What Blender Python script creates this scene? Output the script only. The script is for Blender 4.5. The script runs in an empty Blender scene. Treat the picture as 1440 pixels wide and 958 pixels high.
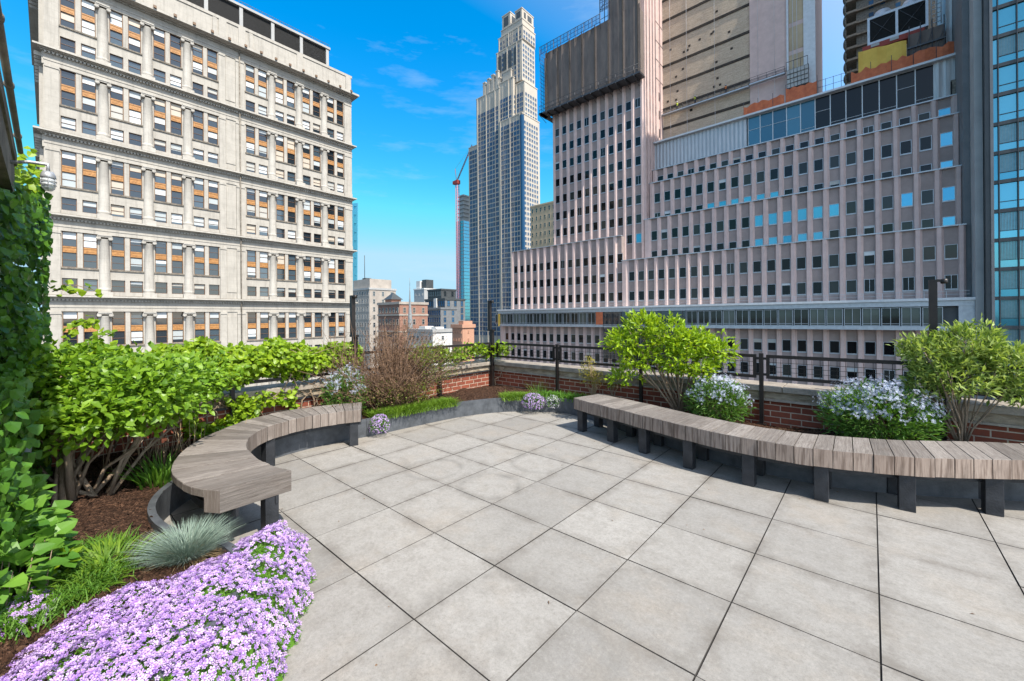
import bpy, bmesh, math, random
import numpy as np
from mathutils import Vector, Matrix
random.seed(7); RNG = np.random.default_rng(11)
sc = bpy.context.scene
COL = sc.collection
R = math.radians

# ---------------------------------------------------------------- camera
# world axes follow the street grid: +x runs along the right hand parapet towards the camera, +y runs away to the right
CAM_H = 1.577
cd = bpy.data.cameras.new('camera'); cam = bpy.data.objects.new('camera', cd); COL.objects.link(cam)
cd.sensor_width = 36.0; cd.lens = 14.336; cd.shift_y = -0.0223
cd.clip_start = 0.05; cd.clip_end = 20000
cam.matrix_world = Matrix.Translation((0, 0, CAM_H)) @ Matrix.Rotation(0.72246, 4, 'Z') @ Matrix.Rotation(R(90), 4, 'X') @ Matrix.Rotation(-0.0085, 4, 'Z')
sc.camera = cam

# ---------------------------------------------------------------- sky, sun, exposure
SUN_EL = 52.0
sun_dir = Vector((math.cos(R(SUN_EL)) * math.cos(R(-6.5)), math.cos(R(SUN_EL)) * math.sin(R(-6.5)), math.sin(R(SUN_EL))))
world = bpy.data.worlds.new('World'); sc.world = world; world.use_nodes = True
nt = world.node_tree; nt.nodes.clear()
wo = nt.nodes.new('ShaderNodeOutputWorld'); bg = nt.nodes.new('ShaderNodeBackground')
sky = nt.nodes.new('ShaderNodeTexSky'); sky.sky_type = 'NISHITA'; sky.sun_disc = False
sky.sun_elevation = R(SUN_EL); sky.sun_rotation = math.atan2(sun_dir.x, sun_dir.y)
sky.altitude = 0; sky.air_density = 1.0; sky.dust_density = 0.6; sky.ozone_density = 3.0
hs = nt.nodes.new('ShaderNodeHueSaturation'); hs.inputs['Saturation'].default_value = 1.45; hs.inputs['Hue'].default_value = 0.492
hs.inputs['Value'].default_value = 1.0
nt.links.new(sky.outputs[0], hs.inputs['Color'])
cl = nt.nodes.new('ShaderNodeMixRGB'); cl.blend_type = 'DARKEN'; cl.inputs[0].default_value = 1.0; cl.inputs[2].default_value = (1.55, 2.75, 3.5, 1)
nt.links.new(hs.outputs[0], cl.inputs[1])
# the sky is paler and brighter on the side of the sun: let the limit rise towards it
tg = nt.nodes.new('ShaderNodeTexCoord'); dp = nt.nodes.new('ShaderNodeVectorMath'); dp.operation = 'DOT_PRODUCT'; dp.inputs[1].default_value = tuple(sun_dir)
mr = nt.nodes.new('ShaderNodeMapRange'); mr.inputs['From Min'].default_value = 0.16; mr.inputs['From Max'].default_value = 0.62
lm = nt.nodes.new('ShaderNodeMixRGB'); lm.inputs[1].default_value = (1.5, 2.5, 3.15, 1); lm.inputs[2].default_value = (20, 18, 16, 1)
nt.links.new(tg.outputs['Generated'], dp.inputs[0]); nt.links.new(dp.outputs['Value'], mr.inputs['Value']); nt.links.new(mr.outputs[0], lm.inputs[0]); nt.links.new(lm.outputs[0], cl.inputs[2])
st = nt.nodes.new('ShaderNodeMapRange'); st.inputs['To Min'].default_value = 1.45; st.inputs['To Max'].default_value = 0.75
st.inputs['From Min'].default_value = 0.08; st.inputs['From Max'].default_value = 0.42
nt.links.new(dp.outputs['Value'], st.inputs['Value']); nt.links.new(st.outputs[0], hs.inputs['Saturation'])
# thin high cloud wisps, laid out in sky directions
tc = nt.nodes.new('ShaderNodeTexCoord'); mp = nt.nodes.new('ShaderNodeMapping'); mp.inputs['Scale'].default_value = (2.2, 2.2, 11.0)
mp.inputs['Rotation'].default_value = (0.12, 0.05, 0.5)
nz = nt.nodes.new('ShaderNodeTexNoise'); nz.inputs['Scale'].default_value = 1.9; nz.inputs['Detail'].default_value = 6; nz.inputs['Roughness'].default_value = 0.62
rp = nt.nodes.new('ShaderNodeValToRGB'); rp.color_ramp.elements[0].position = 0.56; rp.color_ramp.elements[1].position = 0.95
rp.color_ramp.elements[1].color = (0.42, 0.42, 0.42, 1)
mx = nt.nodes.new('ShaderNodeMixRGB'); mx.inputs[2].default_value = (2.3, 2.8, 3.2, 1)
nt.links.new(tc.outputs['Generated'], mp.inputs[0]); nt.links.new(mp.outputs[0], nz.inputs['Vector'])
nt.links.new(nz.outputs['Fac'], rp.inputs[0]); nt.links.new(rp.outputs[0], mx.inputs[0]); nt.links.new(cl.outputs[0], mx.inputs[1])
nt.links.new(mx.outputs[0], bg.inputs[0]); bg.inputs[1].default_value = 0.15
nt.links.new(bg.outputs[0], wo.inputs[0])
sl = bpy.data.lights.new('sun', 'SUN'); sl.energy = 3.5; sl.angle = R(0.53); sl.color = (1.0, 0.94, 0.84)
so = bpy.data.objects.new('sun', sl); COL.objects.link(so); so.rotation_euler = sun_dir.to_track_quat('Z', 'Y').to_euler(); so.location = (30, -10, 60)
vs = sc.view_settings
vs.view_transform = 'Standard'; vs.look = 'None'; vs.gamma = 1.0; vs.use_curve_mapping = False
vs.exposure = 1.1

# ---------------------------------------------------------------- small helpers
def lin(r, g, b):
    f = lambda c: (c / 255 / 12.92) if c / 255 <= 0.04045 else ((c / 255 + 0.055) / 1.055) ** 2.4
    return (f(r), f(g), f(b), 1.0)

class NT:
    """tiny wrapper for writing node materials"""
    def __init__(s, name):
        s.m = bpy.data.materials.new(name); s.m.use_nodes = True; s.t = s.m.node_tree
        s.t.nodes.clear()
        s.o = s.t.nodes.new('ShaderNodeOutputMaterial')
    def n(s, ty, **kw):
        nd = s.t.nodes.new('ShaderNode' + ty)
        for k, v in kw.items():
            if k in nd.inputs.keys(): nd.inputs[k].default_value = v
            else: setattr(nd, k, v)
        return nd
    def l(s, a, b): s.t.links.new(a, b)
    def noise(s, vec, scale, detail=4, rough=0.6):
        nd = s.n('TexNoise'); nd.inputs['Scale'].default_value = scale; nd.inputs['Detail'].default_value = detail; nd.inputs['Roughness'].default_value = rough
        if vec is not None: s.l(vec, nd.inputs['Vector'])
        return nd.outputs['Fac']
    def ramp(s, fac, stops):
        r = s.n('ValToRGB'); e = r.color_ramp.elements
        while len(e) < len(stops): e.new(0.5)
        for k, (p, c) in enumerate(stops):
            e[k].position = p; e[k].color = c if len(c) == 4 else (*c, 1)
        s.l(fac, r.inputs[0]); return r.outputs[0]
    def mix(s, fac, a, b, blend='MIX'):
        m = s.n('MixRGB'); m.blend_type = blend
        for i, v in ((0, fac), (1, a), (2, b)):
            if isinstance(v, (int, float)): m.inputs[i].default_value = v
            elif isinstance(v, tuple): m.inputs[i].default_value = v if len(v) == 4 else (*v, 1)
            else: s.l(v, m.inputs[i])
        return m.outputs[0]
    def math(s, op, a, b=None, c=None):
        m = s.n('Math'); m.operation = op
        for i, v in ((0, a), (1, b), (2, c)):
            if v is None: continue
            if isinstance(v, (int, float)): m.inputs[i].default_value = v
            else: s.l(v, m.inputs[i])
        return m.outputs[0]
    def pos(s): return s.n('NewGeometry').outputs['Position']
    def rnd(s):
        g = s.n('NewGeometry').outputs['Random Per Island']; o = s.n('ObjectInfo').outputs['Random']
        return s.math('FRACT', s.math('ADD', g, o))
    def uv(s): return s.n('TexCoord').outputs['UV']
    def scale(s, vec, sx, sy, sz, loc=(0, 0, 0), rot=(0, 0, 0)):
        m = s.n('Mapping'); m.inputs['Scale'].default_value = (sx, sy, sz); m.inputs['Location'].default_value = loc; m.inputs['Rotation'].default_value = rot
        s.l(vec, m.inputs[0]); return m.outputs[0]
    def bump(s, h, strength, dist=0.01):
        b = s.n('Bump'); b.inputs['Strength'].default_value = strength; b.inputs['Distance'].default_value = dist
        s.l(h, b.inputs['Height']); return b.outputs[0]
    def out(s, col, rough=0.7, normal=None, metal=0.0, spec=0.5, trans=0.0, tcol=None, ior=None):
        p = s.n('BsdfPrincipled'); p.inputs['Metallic'].default_value = metal; p.inputs['Specular IOR Level'].default_value = spec
        if ior: p.inputs['IOR'].default_value = ior
        if isinstance(col, tuple): p.inputs['Base Color'].default_value = col if len(col) == 4 else (*col, 1)
        else: s.l(col, p.inputs['Base Color'])
        if isinstance(rough, (int, float)): p.inputs['Roughness'].default_value = rough
        else: s.l(rough, p.inputs['Roughness'])
        if normal is not None: s.l(normal, p.inputs['Normal'])
        last = p.outputs[0]
        if trans > 0:
            tr = s.n('BsdfTranslucent')
            if tcol is None: tcol = col
            if isinstance(tcol, tuple): tr.inputs[0].default_value = tcol if len(tcol) == 4 else (*tcol, 1)
            else: s.l(tcol, tr.inputs[0])
            mxs = s.n('MixShader'); mxs.inputs[0].default_value = trans
            s.l(last, mxs.inputs[1]); s.l(tr.outputs[0], mxs.inputs[2]); last = mxs.outputs[0]
        s.l(last, s.o.inputs[0]); return s.m

def mat_plain(name, c1, c2=None, scale=3.0, rough=0.7, bump=0.0, bscale=None, metal=0.0, spec=0.4, stretch=(1, 1, 1)):
    k = NT(name); p = k.scale(k.pos(), *stretch)
    c2 = c2 or tuple(v * 0.75 for v in c1[:3])
    f = k.noise(p, scale, 6, 0.65)
    col = k.ramp(f, [(0.3, c2), (0.68, c1)])
    nm = k.bump(k.noise(p, bscale or scale * 8, 4), bump, 0.02) if bump else None
    return k.out(col, rough, nm, metal, spec)

def mat_leaf(name, dark, light, rough=0.45, trans=0.35, tint=(1.15, 1.25, 0.5), dead=None):
    k = NT(name)
    r = k.rnd(); big = k.noise(k.pos(), 3.0, 3)
    f = k.math('ADD', k.math('MULTIPLY', r, 0.65), k.math('MULTIPLY', big, 0.35))
    stops = [(0.1, dark), (0.55, tuple((a + b) / 2 for a, b in zip(dark, light))), (0.9, light)]
    if dead: stops.append((0.98, dead))
    col = k.ramp(f, stops)
    tcol = k.mix(1.0, col, (*tint, 1), 'MULTIPLY')
    return k.out(col, rough, None, 0, 0.35, trans, tcol)

class MB:
    """collects faces; build() links them as ONE mesh object"""
    def __init__(s): s.v = []; s.f = []; s.m = []; s.uv = []; s.sm = []
    def add(s, vs, fs, mi=0, uvs=None, smooth=False):
        o = len(s.v); s.v.extend([tuple(v) for v in vs])
        for k, f in enumerate(fs):
            s.f.append([i + o for i in f]); s.m.append(mi); s.sm.append(smooth)
            s.uv.append(uvs[k] if uvs else None)
    def box(s, x0, x1, y0, y1, z0, z1, mi=0):
        x0, x1 = min(x0, x1), max(x0, x1); y0, y1 = min(y0, y1), max(y0, y1); z0, z1 = min(z0, z1), max(z0, z1)
        s.add([(x0, y0, z0), (x1, y0, z0), (x1, y1, z0), (x0, y1, z0), (x0, y0, z1), (x1, y0, z1), (x1, y1, z1), (x0, y1, z1)],
              [(0, 3, 2, 1), (4, 5, 6, 7), (0, 1, 5, 4), (1, 2, 6, 5), (2, 3, 7, 6), (3, 0, 4, 7)], mi)
    def quad(s, a, b, c, d, mi=0): s.add([a, b, c, d], [(0, 1, 2, 3)], mi)
    def prism(s, poly, z0, z1, mi=0):
        n = len(poly); vs = [(x, y, z0) for x, y in poly] + [(x, y, z1) for x, y in poly]
        s.add(vs, [tuple(reversed(range(n))), tuple(range(n, 2 * n))] + [(i, (i + 1) % n, n + (i + 1) % n, n + i) for i in range(n)], mi)
    def extrude(s, prof, axis, a0, a1, mi=0):
        """prof: list of (p,z); axis 'y': p is x and the sweep runs in y; axis 'x': p is y and the sweep runs in x"""
        n = len(prof)
        mk = (lambda p, z, a: (p, a, z)) if axis == 'y' else (lambda p, z, a: (a, p, z))
        vs = [mk(p, z, a0) for p, z in prof] + [mk(p, z, a1) for p, z in prof]
        s.add(vs, [tuple(range(n)), tuple(reversed(range(n, 2 * n)))] + [(i, n + i, n + (i + 1) % n, (i + 1) % n) for i in range(n)], mi)
    def tube(s, pts, rad, n=6, mi=0, smooth=True, cap=True):
        pts = [Vector(p) for p in pts]
        if isinstance(rad, (int, float)): rad = [rad] * len(pts)
        vs = []; fs = []; prev = None
        for i, p in enumerate(pts):
            d = (pts[min(i + 1, len(pts) - 1)] - pts[max(i - 1, 0)]).normalized()
            if prev is None:
                prev = d.orthogonal().normalized()
            a = (prev - d * prev.dot(d)); a = a.normalized() if a.length > 1e-6 else d.orthogonal().normalized(); prev = a
            b = d.cross(a)
            for k in range(n):
                t = 2 * math.pi * k / n; vs.append(p + (a * math.cos(t) + b * math.sin(t)) * rad[i])
        for i in range(len(pts) - 1):
            for k in range(n):
                fs.append((i * n + k, i * n + (k + 1) % n, (i + 1) * n + (k + 1) % n, (i + 1) * n + k))
        if cap: fs.append(tuple(reversed(range(n)))); fs.append(tuple(range((len(pts) - 1) * n, len(pts) * n)))
        s.add(vs, fs, mi, None, smooth)
    def lathe(s, prof, cx, cy, n=16, mi=0, a0=0.0, a1=2 * math.pi, smooth=True):
        full = abs(a1 - a0 - 2 * math.pi) < 1e-6; m = n if full else n + 1
        vs = []; fs = []
        for r, z in prof:
            for k in range(m):
                t = a0 + (a1 - a0) * k / n; vs.append((cx + r * math.cos(t), cy + r * math.sin(t), z))
        for i in range(len(prof) - 1):
            for k in range(n):
                fs.append((i * m + k, i * m + (k + 1) % m, (i + 1) * m + (k + 1) % m, (i + 1) * m + k))
        s.add(vs, fs, mi, None, smooth)
    def merge(s, o, mw=None):
        off = len(s.v)
        s.v.extend([tuple(mw @ Vector(v)) for v in o.v] if mw else o.v)
        for k in range(len(o.f)):
            s.f.append([i + off for i in o.f[k]]); s.m.append(o.m[k]); s.uv.append(o.uv[k]); s.sm.append(o.sm[k])
    def mesh(s, name, mats, org=(0, 0, 0)):
        me = bpy.data.meshes.new(name)
        me.from_pydata([(v[0] - org[0], v[1] - org[1], v[2] - org[2]) for v in s.v], [], s.f)
        for m in (mats if isinstance(mats, (list, tuple)) else [mats]): me.materials.append(m)
        me.polygons.foreach_set('material_index', s.m); me.polygons.foreach_set('use_smooth', s.sm)
        if any(u is not None for u in s.uv):
            ul = me.uv_layers.new(name='UVMap'); flat = []
            for k, f in enumerate(s.f):
                u = s.uv[k] or [(0, 0)] * len(f)
                for c in u: flat.extend(c)
            ul.data.foreach_set('uv', flat)
        me.update(); return me
    def build(s, name, mats, parent=None, bevel=0.0):
        me = s.mesh(name, mats, ORG.get(parent.name, (0, 0, 0)) if parent else (0, 0, 0))
        ob = bpy.data.objects.new(name, me); COL.objects.link(ob)
        if parent: ob.parent = parent; ORG[ob.name] = ORG.get(parent.name, (0, 0, 0))
        else: ORG[ob.name] = (0, 0, 0)
        if bevel:
            b = ob.modifiers.new('bevel', 'BEVEL'); b.width = bevel; b.segments = 2; b.limit_method = 'ANGLE'; b.angle_limit = R(40)
        return ob
ORG = {}
def tag(o, label=None, cat=None, group=None, kind=None):
    for k, v in (('label', label), ('category', cat), ('group', group), ('kind', kind)):
        if v: o[k] = v
    return o
def thing(name, label, cat, loc=(0, 0, 0), group=None, rz=0):
    o = bpy.data.objects.new(name, None); COL.objects.link(o); o.location = loc; o.rotation_euler.z = rz; o.empty_display_size = 0.2
    ORG[o.name] = tuple(loc); return tag(o, label, cat, group)
def np_mesh(name, V, F4, mats, parent=None, attr=None, smooth=False):
    """fast mesh from arrays: V (n,3), F4 (m,k) constant face size"""
    org = np.array(ORG.get(parent.name, (0, 0, 0)) if parent else (0, 0, 0)); V = np.asarray(V, float) - org
    me = bpy.data.meshes.new(name); m, k = F4.shape
    me.vertices.add(len(V)); me.vertices.foreach_set('co', V.astype(np.float32).ravel())
    me.loops.add(m * k); me.loops.foreach_set('vertex_index', F4.astype(np.int32).ravel())
    me.polygons.add(m); me.polygons.foreach_set('loop_start', (np.arange(m) * k).astype(np.int32))
    me.polygons.foreach_set('use_smooth', np.full(m, smooth))
    if attr is not None:
        a = me.attributes.new('rim', 'FLOAT', 'POINT'); a.data.foreach_set('value', np.asarray(attr, np.float32))
    for mt in (mats if isinstance(mats, (list, tuple)) else [mats]): me.materials.append(mt)
    me.update(calc_edges=True); me.validate()
    ob = bpy.data.objects.new(name, me); COL.objects.link(ob)
    if parent: ob.parent = parent; ORG[ob.name] = tuple(org)
    return ob
def unit(a): return a / (np.linalg.norm(a, axis=-1, keepdims=True) + 1e-9)

def leaf_arrays(P, D, N, L, W, kind='simple', droop=0.15):
    P, D, N = map(np.asarray, (P, D, N)); n = len(P)
    L = np.broadcast_to(np.asarray(L, float), (n,))[:, None]; W = np.broadcast_to(np.asarray(W, float), (n,))[:, None]
    D = unit(D); S = unit(np.cross(N, D)); N = unit(np.cross(D, S))
    if kind == 'simple':
        V = np.stack([P, P + D * L * .5 + S * W * .5 + N * W * .12, P + D * L - N * L * droop, P + D * L * .5 - S * W * .5 + N * W * .12], 1)
        base = (np.arange(n) * 4)[:, None]
        F = np.concatenate([base + [0, 2, 1], base + [0, 3, 2]], 0)
    else:  # broad leaf, folded along its midrib, tip drooping
        a = .28 if kind == 'heart' else .4; b = .72
        wa = .5; wb = .33
        V = np.stack([P, P + D * L * a + S * W * wa + N * W * .13, P + D * L * b + S * W * wb + N * W * .02 - N * L * droop * .5, P + D * L - N * L * droop,
                      P + D * L * b - S * W * wb + N * W * .02 - N * L * droop * .5, P + D * L * a - S * W * wa + N * W * .13,
                      P + D * L * a + N * L * .02, P + D * L * b - N * L * droop * .55], 1)
        base = (np.arange(n) * 8)[:, None]
        F = np.concatenate([base + f for f in ([0, 6, 1], [0, 5, 6], [1, 6, 2], [6, 7, 2], [6, 5, 4], [6, 4, 7], [2, 7, 3], [7, 4, 3])], 0)
    return V.reshape(-1, 3), F
def leaves(name, P, D, N, L, W, mat, parent, kind='simple', droop=0.15):
    V, F = leaf_arrays(P, D, N, L, W, kind, droop)
    return np_mesh(name, V, F, mat, parent)
def rand_dirs(n, up=0.0):
    d = RNG.normal(size=(n, 3)); d[:, 2] += up; return unit(d)
def blob_points(blobs, n, shell=0.55):
    """points inside a union of ellipsoids (cx,cy,cz,rx,ry,rz), biased to the outside"""
    w = np.array([b[3] * b[4] * b[5] for b in blobs]) ** 0.75; w /= w.sum()
    idx = RNG.choice(len(blobs), n, p=w); B = np.array([b[:6] for b in blobs])[idx]
    d = unit(RNG.normal(size=(n, 3))); r = RNG.uniform(shell ** 3, 1, n) ** (1 / 3)
    r *= 1 + RNG.normal(0, .08, n)
    return B[:, :3] + d * B[:, 3:] * r[:, None], d
def blades(name, base, dirs, length, width, mat, parent, seg=4, bend=0.5):
    n = len(base); base = np.asarray(base); dirs = unit(np.asarray(dirs))
    length = np.broadcast_to(np.asarray(length, float), (n,)); out = dirs.copy(); out[:, 2] = 0; out = unit(out + 1e-6)
    side = unit(np.cross(out, np.array([0, 0, 1.0]))) ; side = unit(side + .5 * rand_dirs(n))
    V = []; ts = np.linspace(0, 1, seg + 1)
    for t in ts:
        c = base + dirs * (length * t)[:, None] + out * (bend * length * t * t * .6)[:, None] - np.array([0, 0, 1.0]) * (bend * length * t ** 2.5 * .55)[:, None]
        w = width * (1 - t) ** .7 * .5 + 1e-4
        V.append(np.stack([c - side * w, c + side * w], 1))
    V = np.stack(V, 1).reshape(n, -1, 3); k = V.shape[1]; b = (np.arange(n) * k)[:, None]
    F = np.concatenate([b + [2 * i, 2 * i + 1, 2 * i + 3, 2 * i + 2] for i in range(seg)], 0)
    return np_mesh(name, V.reshape(-1, 3), F, mat, parent)
def branch_mb(base, tips, r0=0.02, r1=0.004, wob=0.06, split=0.35):
    """stems that rise from the base and fork towards the tips"""
    mb = MB(); base = Vector(base)
    tips = [Vector(t) for t in tips]
    for t in tips:
        st = base + Vector((random.uniform(-1, 1), random.uniform(-1, 1), 0)) * wob * .6
        m1 = st.lerp(t, .33) + Vector((random.uniform(-1, 1), random.uniform(-1, 1), random.uniform(0, 1.2))) * wob
        m2 = st.lerp(t, .68) + Vector((random.uniform(-1, 1), random.uniform(-1, 1), random.uniform(-.3, .8))) * wob
        k = random.uniform(.7, 1.2)
        mb.tube([st, m1, m2, t], [r0 * k, r0 * k * .75, (r0 + r1) * .5 * k, r1], 6)
        if random.random() < split:
            e = m2 + (t - m1) * .4 + Vector((random.uniform(-1, 1), random.uniform(-1, 1), random.uniform(-.2, 1))) * wob * 2
            mb.tube([m1, m1.lerp(e, .5) + Vector((0, 0, wob * .4)), e], [r0 * k * .55, r0 * .4 * k, r1], 5)
    return mb
def clump_leaves(name, blobs, nclump, per, L, W, mat, parent, kind='simple', shell=.5, up=.25, spread=.05, out=0.7, droop=.15):
    C, d = blob_points(blobs, nclump, shell)
    P = np.repeat(C, per, 0) + RNG.normal(0, spread, (nclump * per, 3))
    o = np.repeat(d, per, 0)
    D = unit(o * out + RNG.normal(0, .6, P.shape) + np.array([0, 0, up]))
    N = unit(rand_dirs(len(P)) * .7 + np.array([0.25, -0.1, 1.0]))
    s = RNG.uniform(.65, 1.25, len(P))
    return leaves(name, P, D, N, L * s, W * s, mat, parent, kind, droop), C
def spline(pts, n):
    """Catmull-Rom through 2D points, n samples evenly spaced by length; returns points and tangents"""
    p = np.array([pts[0]] + list(pts) + [pts[-1]], float); p[0] = 2 * p[1] - p[2]; p[-1] = 2 * p[-2] - p[-3]; o = []
    for i in range(1, len(p) - 2):
        for t in np.linspace(0, 1, 24, endpoint=False):
            a, b, c, d = p[i - 1], p[i], p[i + 1], p[i + 2]
            o.append(.5 * ((2 * b) + (c - a) * t + (2 * a - 5 * b + 4 * c - d) * t * t + (3 * b - a - 3 * c + d) * t ** 3))
    o.append(p[-2]); o = np.array(o); s = np.concatenate([[0], np.cumsum(np.linalg.norm(np.diff(o, axis=0), axis=1))])
    q = np.linspace(0, s[-1], n); P = np.stack([np.interp(q, s, o[:, k]) for k in range(2)], 1)
    T = unit(np.gradient(P, axis=0)); return P, T
# ---------------------------------------------------------------- materials
RINGS = ((-2.70, 2.73, .27, .06, .9), (-3.45, 2.66, .28, .05, .55), (-2.72, 3.5, .28, .06, .6), (-3.95, 2.35, .26, .05, .4), (-1.35, 1.45, .5, .14, .4), (-2.1, 3.9, .25, .06, .4), (-1.33, 1.4, .012, .03, 1.0))
def m_pavers():
    k = NT('concrete_pavers'); p = k.pos(); r = k.rnd()
    big = k.noise(p, .9, 5, .6); med = k.noise(p, 8, 8, .78); fine = k.noise(p, 160, 3, .8); speck = k.noise(p, 330, 2, .9)
    base = k.ramp(k.math('ADD', k.math('MULTIPLY', r, .36), k.math('MULTIPLY', big, .64)), [(0.22, (.225, .213, .196)), (0.5, (.283, .267, .244)), (0.78, (.335, .316, .289))])
    c = k.mix(k.ramp(med, [(0.44, (0, 0, 0)), (0.70, (.6, .6, .6))]), base, (.18, .165, .143))
    warm = k.noise(p, 1.7, 4, .7)
    c = k.mix(k.ramp(warm, [(0.5, (0, 0, 0)), (0.72, (.42, .42, .42))]), c, (.30, .25, .195))
    c = k.mix(k.ramp(fine, [(0.3, (.55, .55, .55)), (0.48, (0, 0, 0))]), c, (.15, .14, .125))
    fine2 = k.noise(p, 42, 8, .85)
    c = k.mix(k.ramp(fine2, [(0.34, (.6, .6, .6)), (0.50, (0, 0, 0))]), c, (.165, .15, .13))
    c = k.mix(k.ramp(fine2, [(0.52, (0, 0, 0)), (0.70, (.5, .5, .5))]), c, (.40, .37, .325))
    us = k.n('SeparateXYZ'); k.l(k.uv(), us.inputs[0]); ed = k.math('MAXIMUM', k.math('ABSOLUTE', k.math('SUBTRACT', us.outputs[0], .5)), k.math('ABSOLUTE', k.math('SUBTRACT', us.outputs[1], .5)))
    dirt = k.math('MULTIPLY', k.ramp(ed, [(.36, (0, 0, 0)), (.5, (1, 1, 1))]), k.ramp(k.noise(p, 3.1, 5, .75), [(.42, (0, 0, 0)), (.66, (.8, .8, .8))]))
    c = k.mix(dirt, c, (.13, .113, .095))
    pit = k.math('MULTIPLY', k.ramp(speck, [(0.64, (0, 0, 0)), (0.70, (1, 1, 1))]), k.ramp(k.noise(p, 2.6, 3), [(0.42, (0, 0, 0)), (.62, (1, 1, 1))]))
    c = k.mix(k.math('MULTIPLY', pit, .85), c, (.085, .07, .055))
    # worn rings where planters once stood
    def ring(cx, cy, rad, wid):
        d = k.n('VectorMath'); d.operation = 'DISTANCE'; flat = k.scale(p, 1, 1, 0)
        k.l(flat, d.inputs[0]); d.inputs[1].default_value = (cx, cy, 0)
        q = k.math('DIVIDE', k.math('ABSOLUTE', k.math('SUBTRACT', d.outputs['Value'], rad)), wid)
        return k.math('MULTIPLY', k.math('MAXIMUM', k.math('SUBTRACT', 1.0, q), 0.0), k.ramp(k.noise(p, 6, 4), [(.35, (0, 0, 0)), (.65, (1, 1, 1))]))
    for cx, cy, rad, w_, a in RINGS:
        c = k.mix(k.math('MULTIPLY', ring(cx, cy, rad, w_), a), c, (.15, .14, .125))
    return k.out(c, k.ramp(med, [(0.3, (.75, .75, .75)), (0.7, (.92, .92, .92))]), k.bump(fine, .3, .004), 0, .3)
def m_brick(name, axis):
    k = NT(name); p = k.pos(); s = k.n('SeparateXYZ'); k.l(p, s.inputs[0]); cb = k.n('CombineXYZ')
    k.l(s.outputs[0 if axis == 'x' else 1], cb.inputs[0]); k.l(s.outputs[2], cb.inputs[1])
    b = k.n('TexBrick'); k.l(cb.outputs[0], b.inputs['Vector'])
    b.inputs['Scale'].default_value = 1.0; b.inputs['Brick Width'].default_value = .215; b.inputs['Row Height'].default_value = .075
    b.inputs['Mortar Size'].default_value = .006; b.inputs['Mortar Smooth'].default_value = .1
    b.inputs['Color1'].default_value = (.27, .075, .042, 1); b.inputs['Color2'].default_value = (.19, .048, .028, 1); b.inputs['Mortar'].default_value = (.48, .38, .29, 1)
    c = k.mix(k.ramp(k.noise(p, 20, 5, .7), [(.4, (0, 0, 0)), (.75, (.5, .5, .5))]), b.outputs[0], (.12, .06, .045))
    nm = k.bump(k.math('SUBTRACT', k.math('MULTIPLY', k.noise(p, 90, 3), .25), b.outputs['Fac']), .6, .008)
    return k.out(c, .85, nm, 0, .2)
def m_wood():
    k = NT('weathered_timber'); uv = k.uv(); r = k.rnd()
    off = k.n('CombineXYZ'); k.l(k.math('MULTIPLY', r, 37.0), off.inputs[0]); k.l(k.math('MULTIPLY', r, 91.0), off.inputs[1])
    ad = k.n('VectorMath'); ad.operation = 'ADD'; k.l(uv, ad.inputs[0]); k.l(off.outputs[0], ad.inputs[1]); v = ad.outputs[0]
    g = k.noise(k.scale(v, 3, 60, 1), 1, 6, .7); g2 = k.noise(k.scale(v, 9, 170, 1), 1, 4, .7); bl = k.noise(k.scale(v, 5, 9, 1), 1, 4, .6)
    base = k.ramp(k.math('ADD', k.math('MULTIPLY', g, .75), k.math('MULTIPLY', r, .25)), [(.25, (.085, .074, .065)), (.5, (.19, .166, .147)), (.75, (.31, .275, .245))])
    c = k.mix(k.ramp(g2, [(.32, (.8, .8, .8)), (.5, (0, 0, 0))]), base, (.075, .058, .05))
    drip = k.noise(k.scale(v, 2.5, 38, 1), 1, 3, .6); ga = k.n('Attribute'); ga.attribute_name = 'front'
    fm = k.math('MULTIPLY', k.ramp(drip, [(.46, (0, 0, 0)), (.62, (.75, .75, .75))]), ga.outputs['Fac']); c = k.mix(k.math('MULTIPLY', ga.outputs['Fac'], .45), c, (.42, .31, .245)); c = k.mix(fm, c, (.10, .068, .052))
    c = k.mix(k.ramp(bl, [(.5, (0, 0, 0)), (.78, (.6, .6, .6))]), c, (.115, .09, .075))
    return k.out(c, .85, k.bump(k.math('ADD', g, g2), .55, .004), 0, .2)
def m_glass(name, dark, light, rough=.04, ior=1.75, blind=None, frac=.3):
    """window pane: dark room seen through it (some rooms lighter), mirror-like coat"""
    k = NT(name); r = k.rnd()
    c = k.ramp(r, [(0.0, dark), (1 - frac, tuple(a * 1.6 for a in dark)), (min(.99, 1 - frac + .12), light)])
    return k.out(c, rough, k.bump(k.noise(k.pos(), .6, 2), .04, .05), 0, .5, ior=ior)
def m_stone(name, c1, c2):
    """granite with block joints, rain streaks and soot"""
    k = NT(name); p = k.pos(); f = k.noise(p, .7, 6, .65); c = k.ramp(f, [(.3, c2), (.68, c1)])
    st = k.noise(k.scale(p, 2.2, 2.2, .16), 1.0, 6, .75); c = k.mix(k.ramp(st, [(.5, (0, 0, 0)), (.72, (.55, .55, .55))]), c, (.20, .185, .16))
    gr = k.noise(k.scale(p, 1, 1, .6), 3.5, 5, .75); c = k.mix(k.ramp(gr, [(.56, (0, 0, 0)), (.75, (.4, .4, .4))]), c, (.25, .22, .185))
    s = k.n('SeparateXYZ'); k.l(p, s.inputs[0]); jz = k.math('LESS_THAN', k.math('FRACT', k.math('MULTIPLY', s.outputs[2], 1.02)), .035)
    c = k.mix(k.math('MULTIPLY', jz, .3), c, (.2, .18, .155)); return k.out(c, .85, k.bump(k.noise(p, 12, 4), .25, .02), 0, .3)
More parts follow.
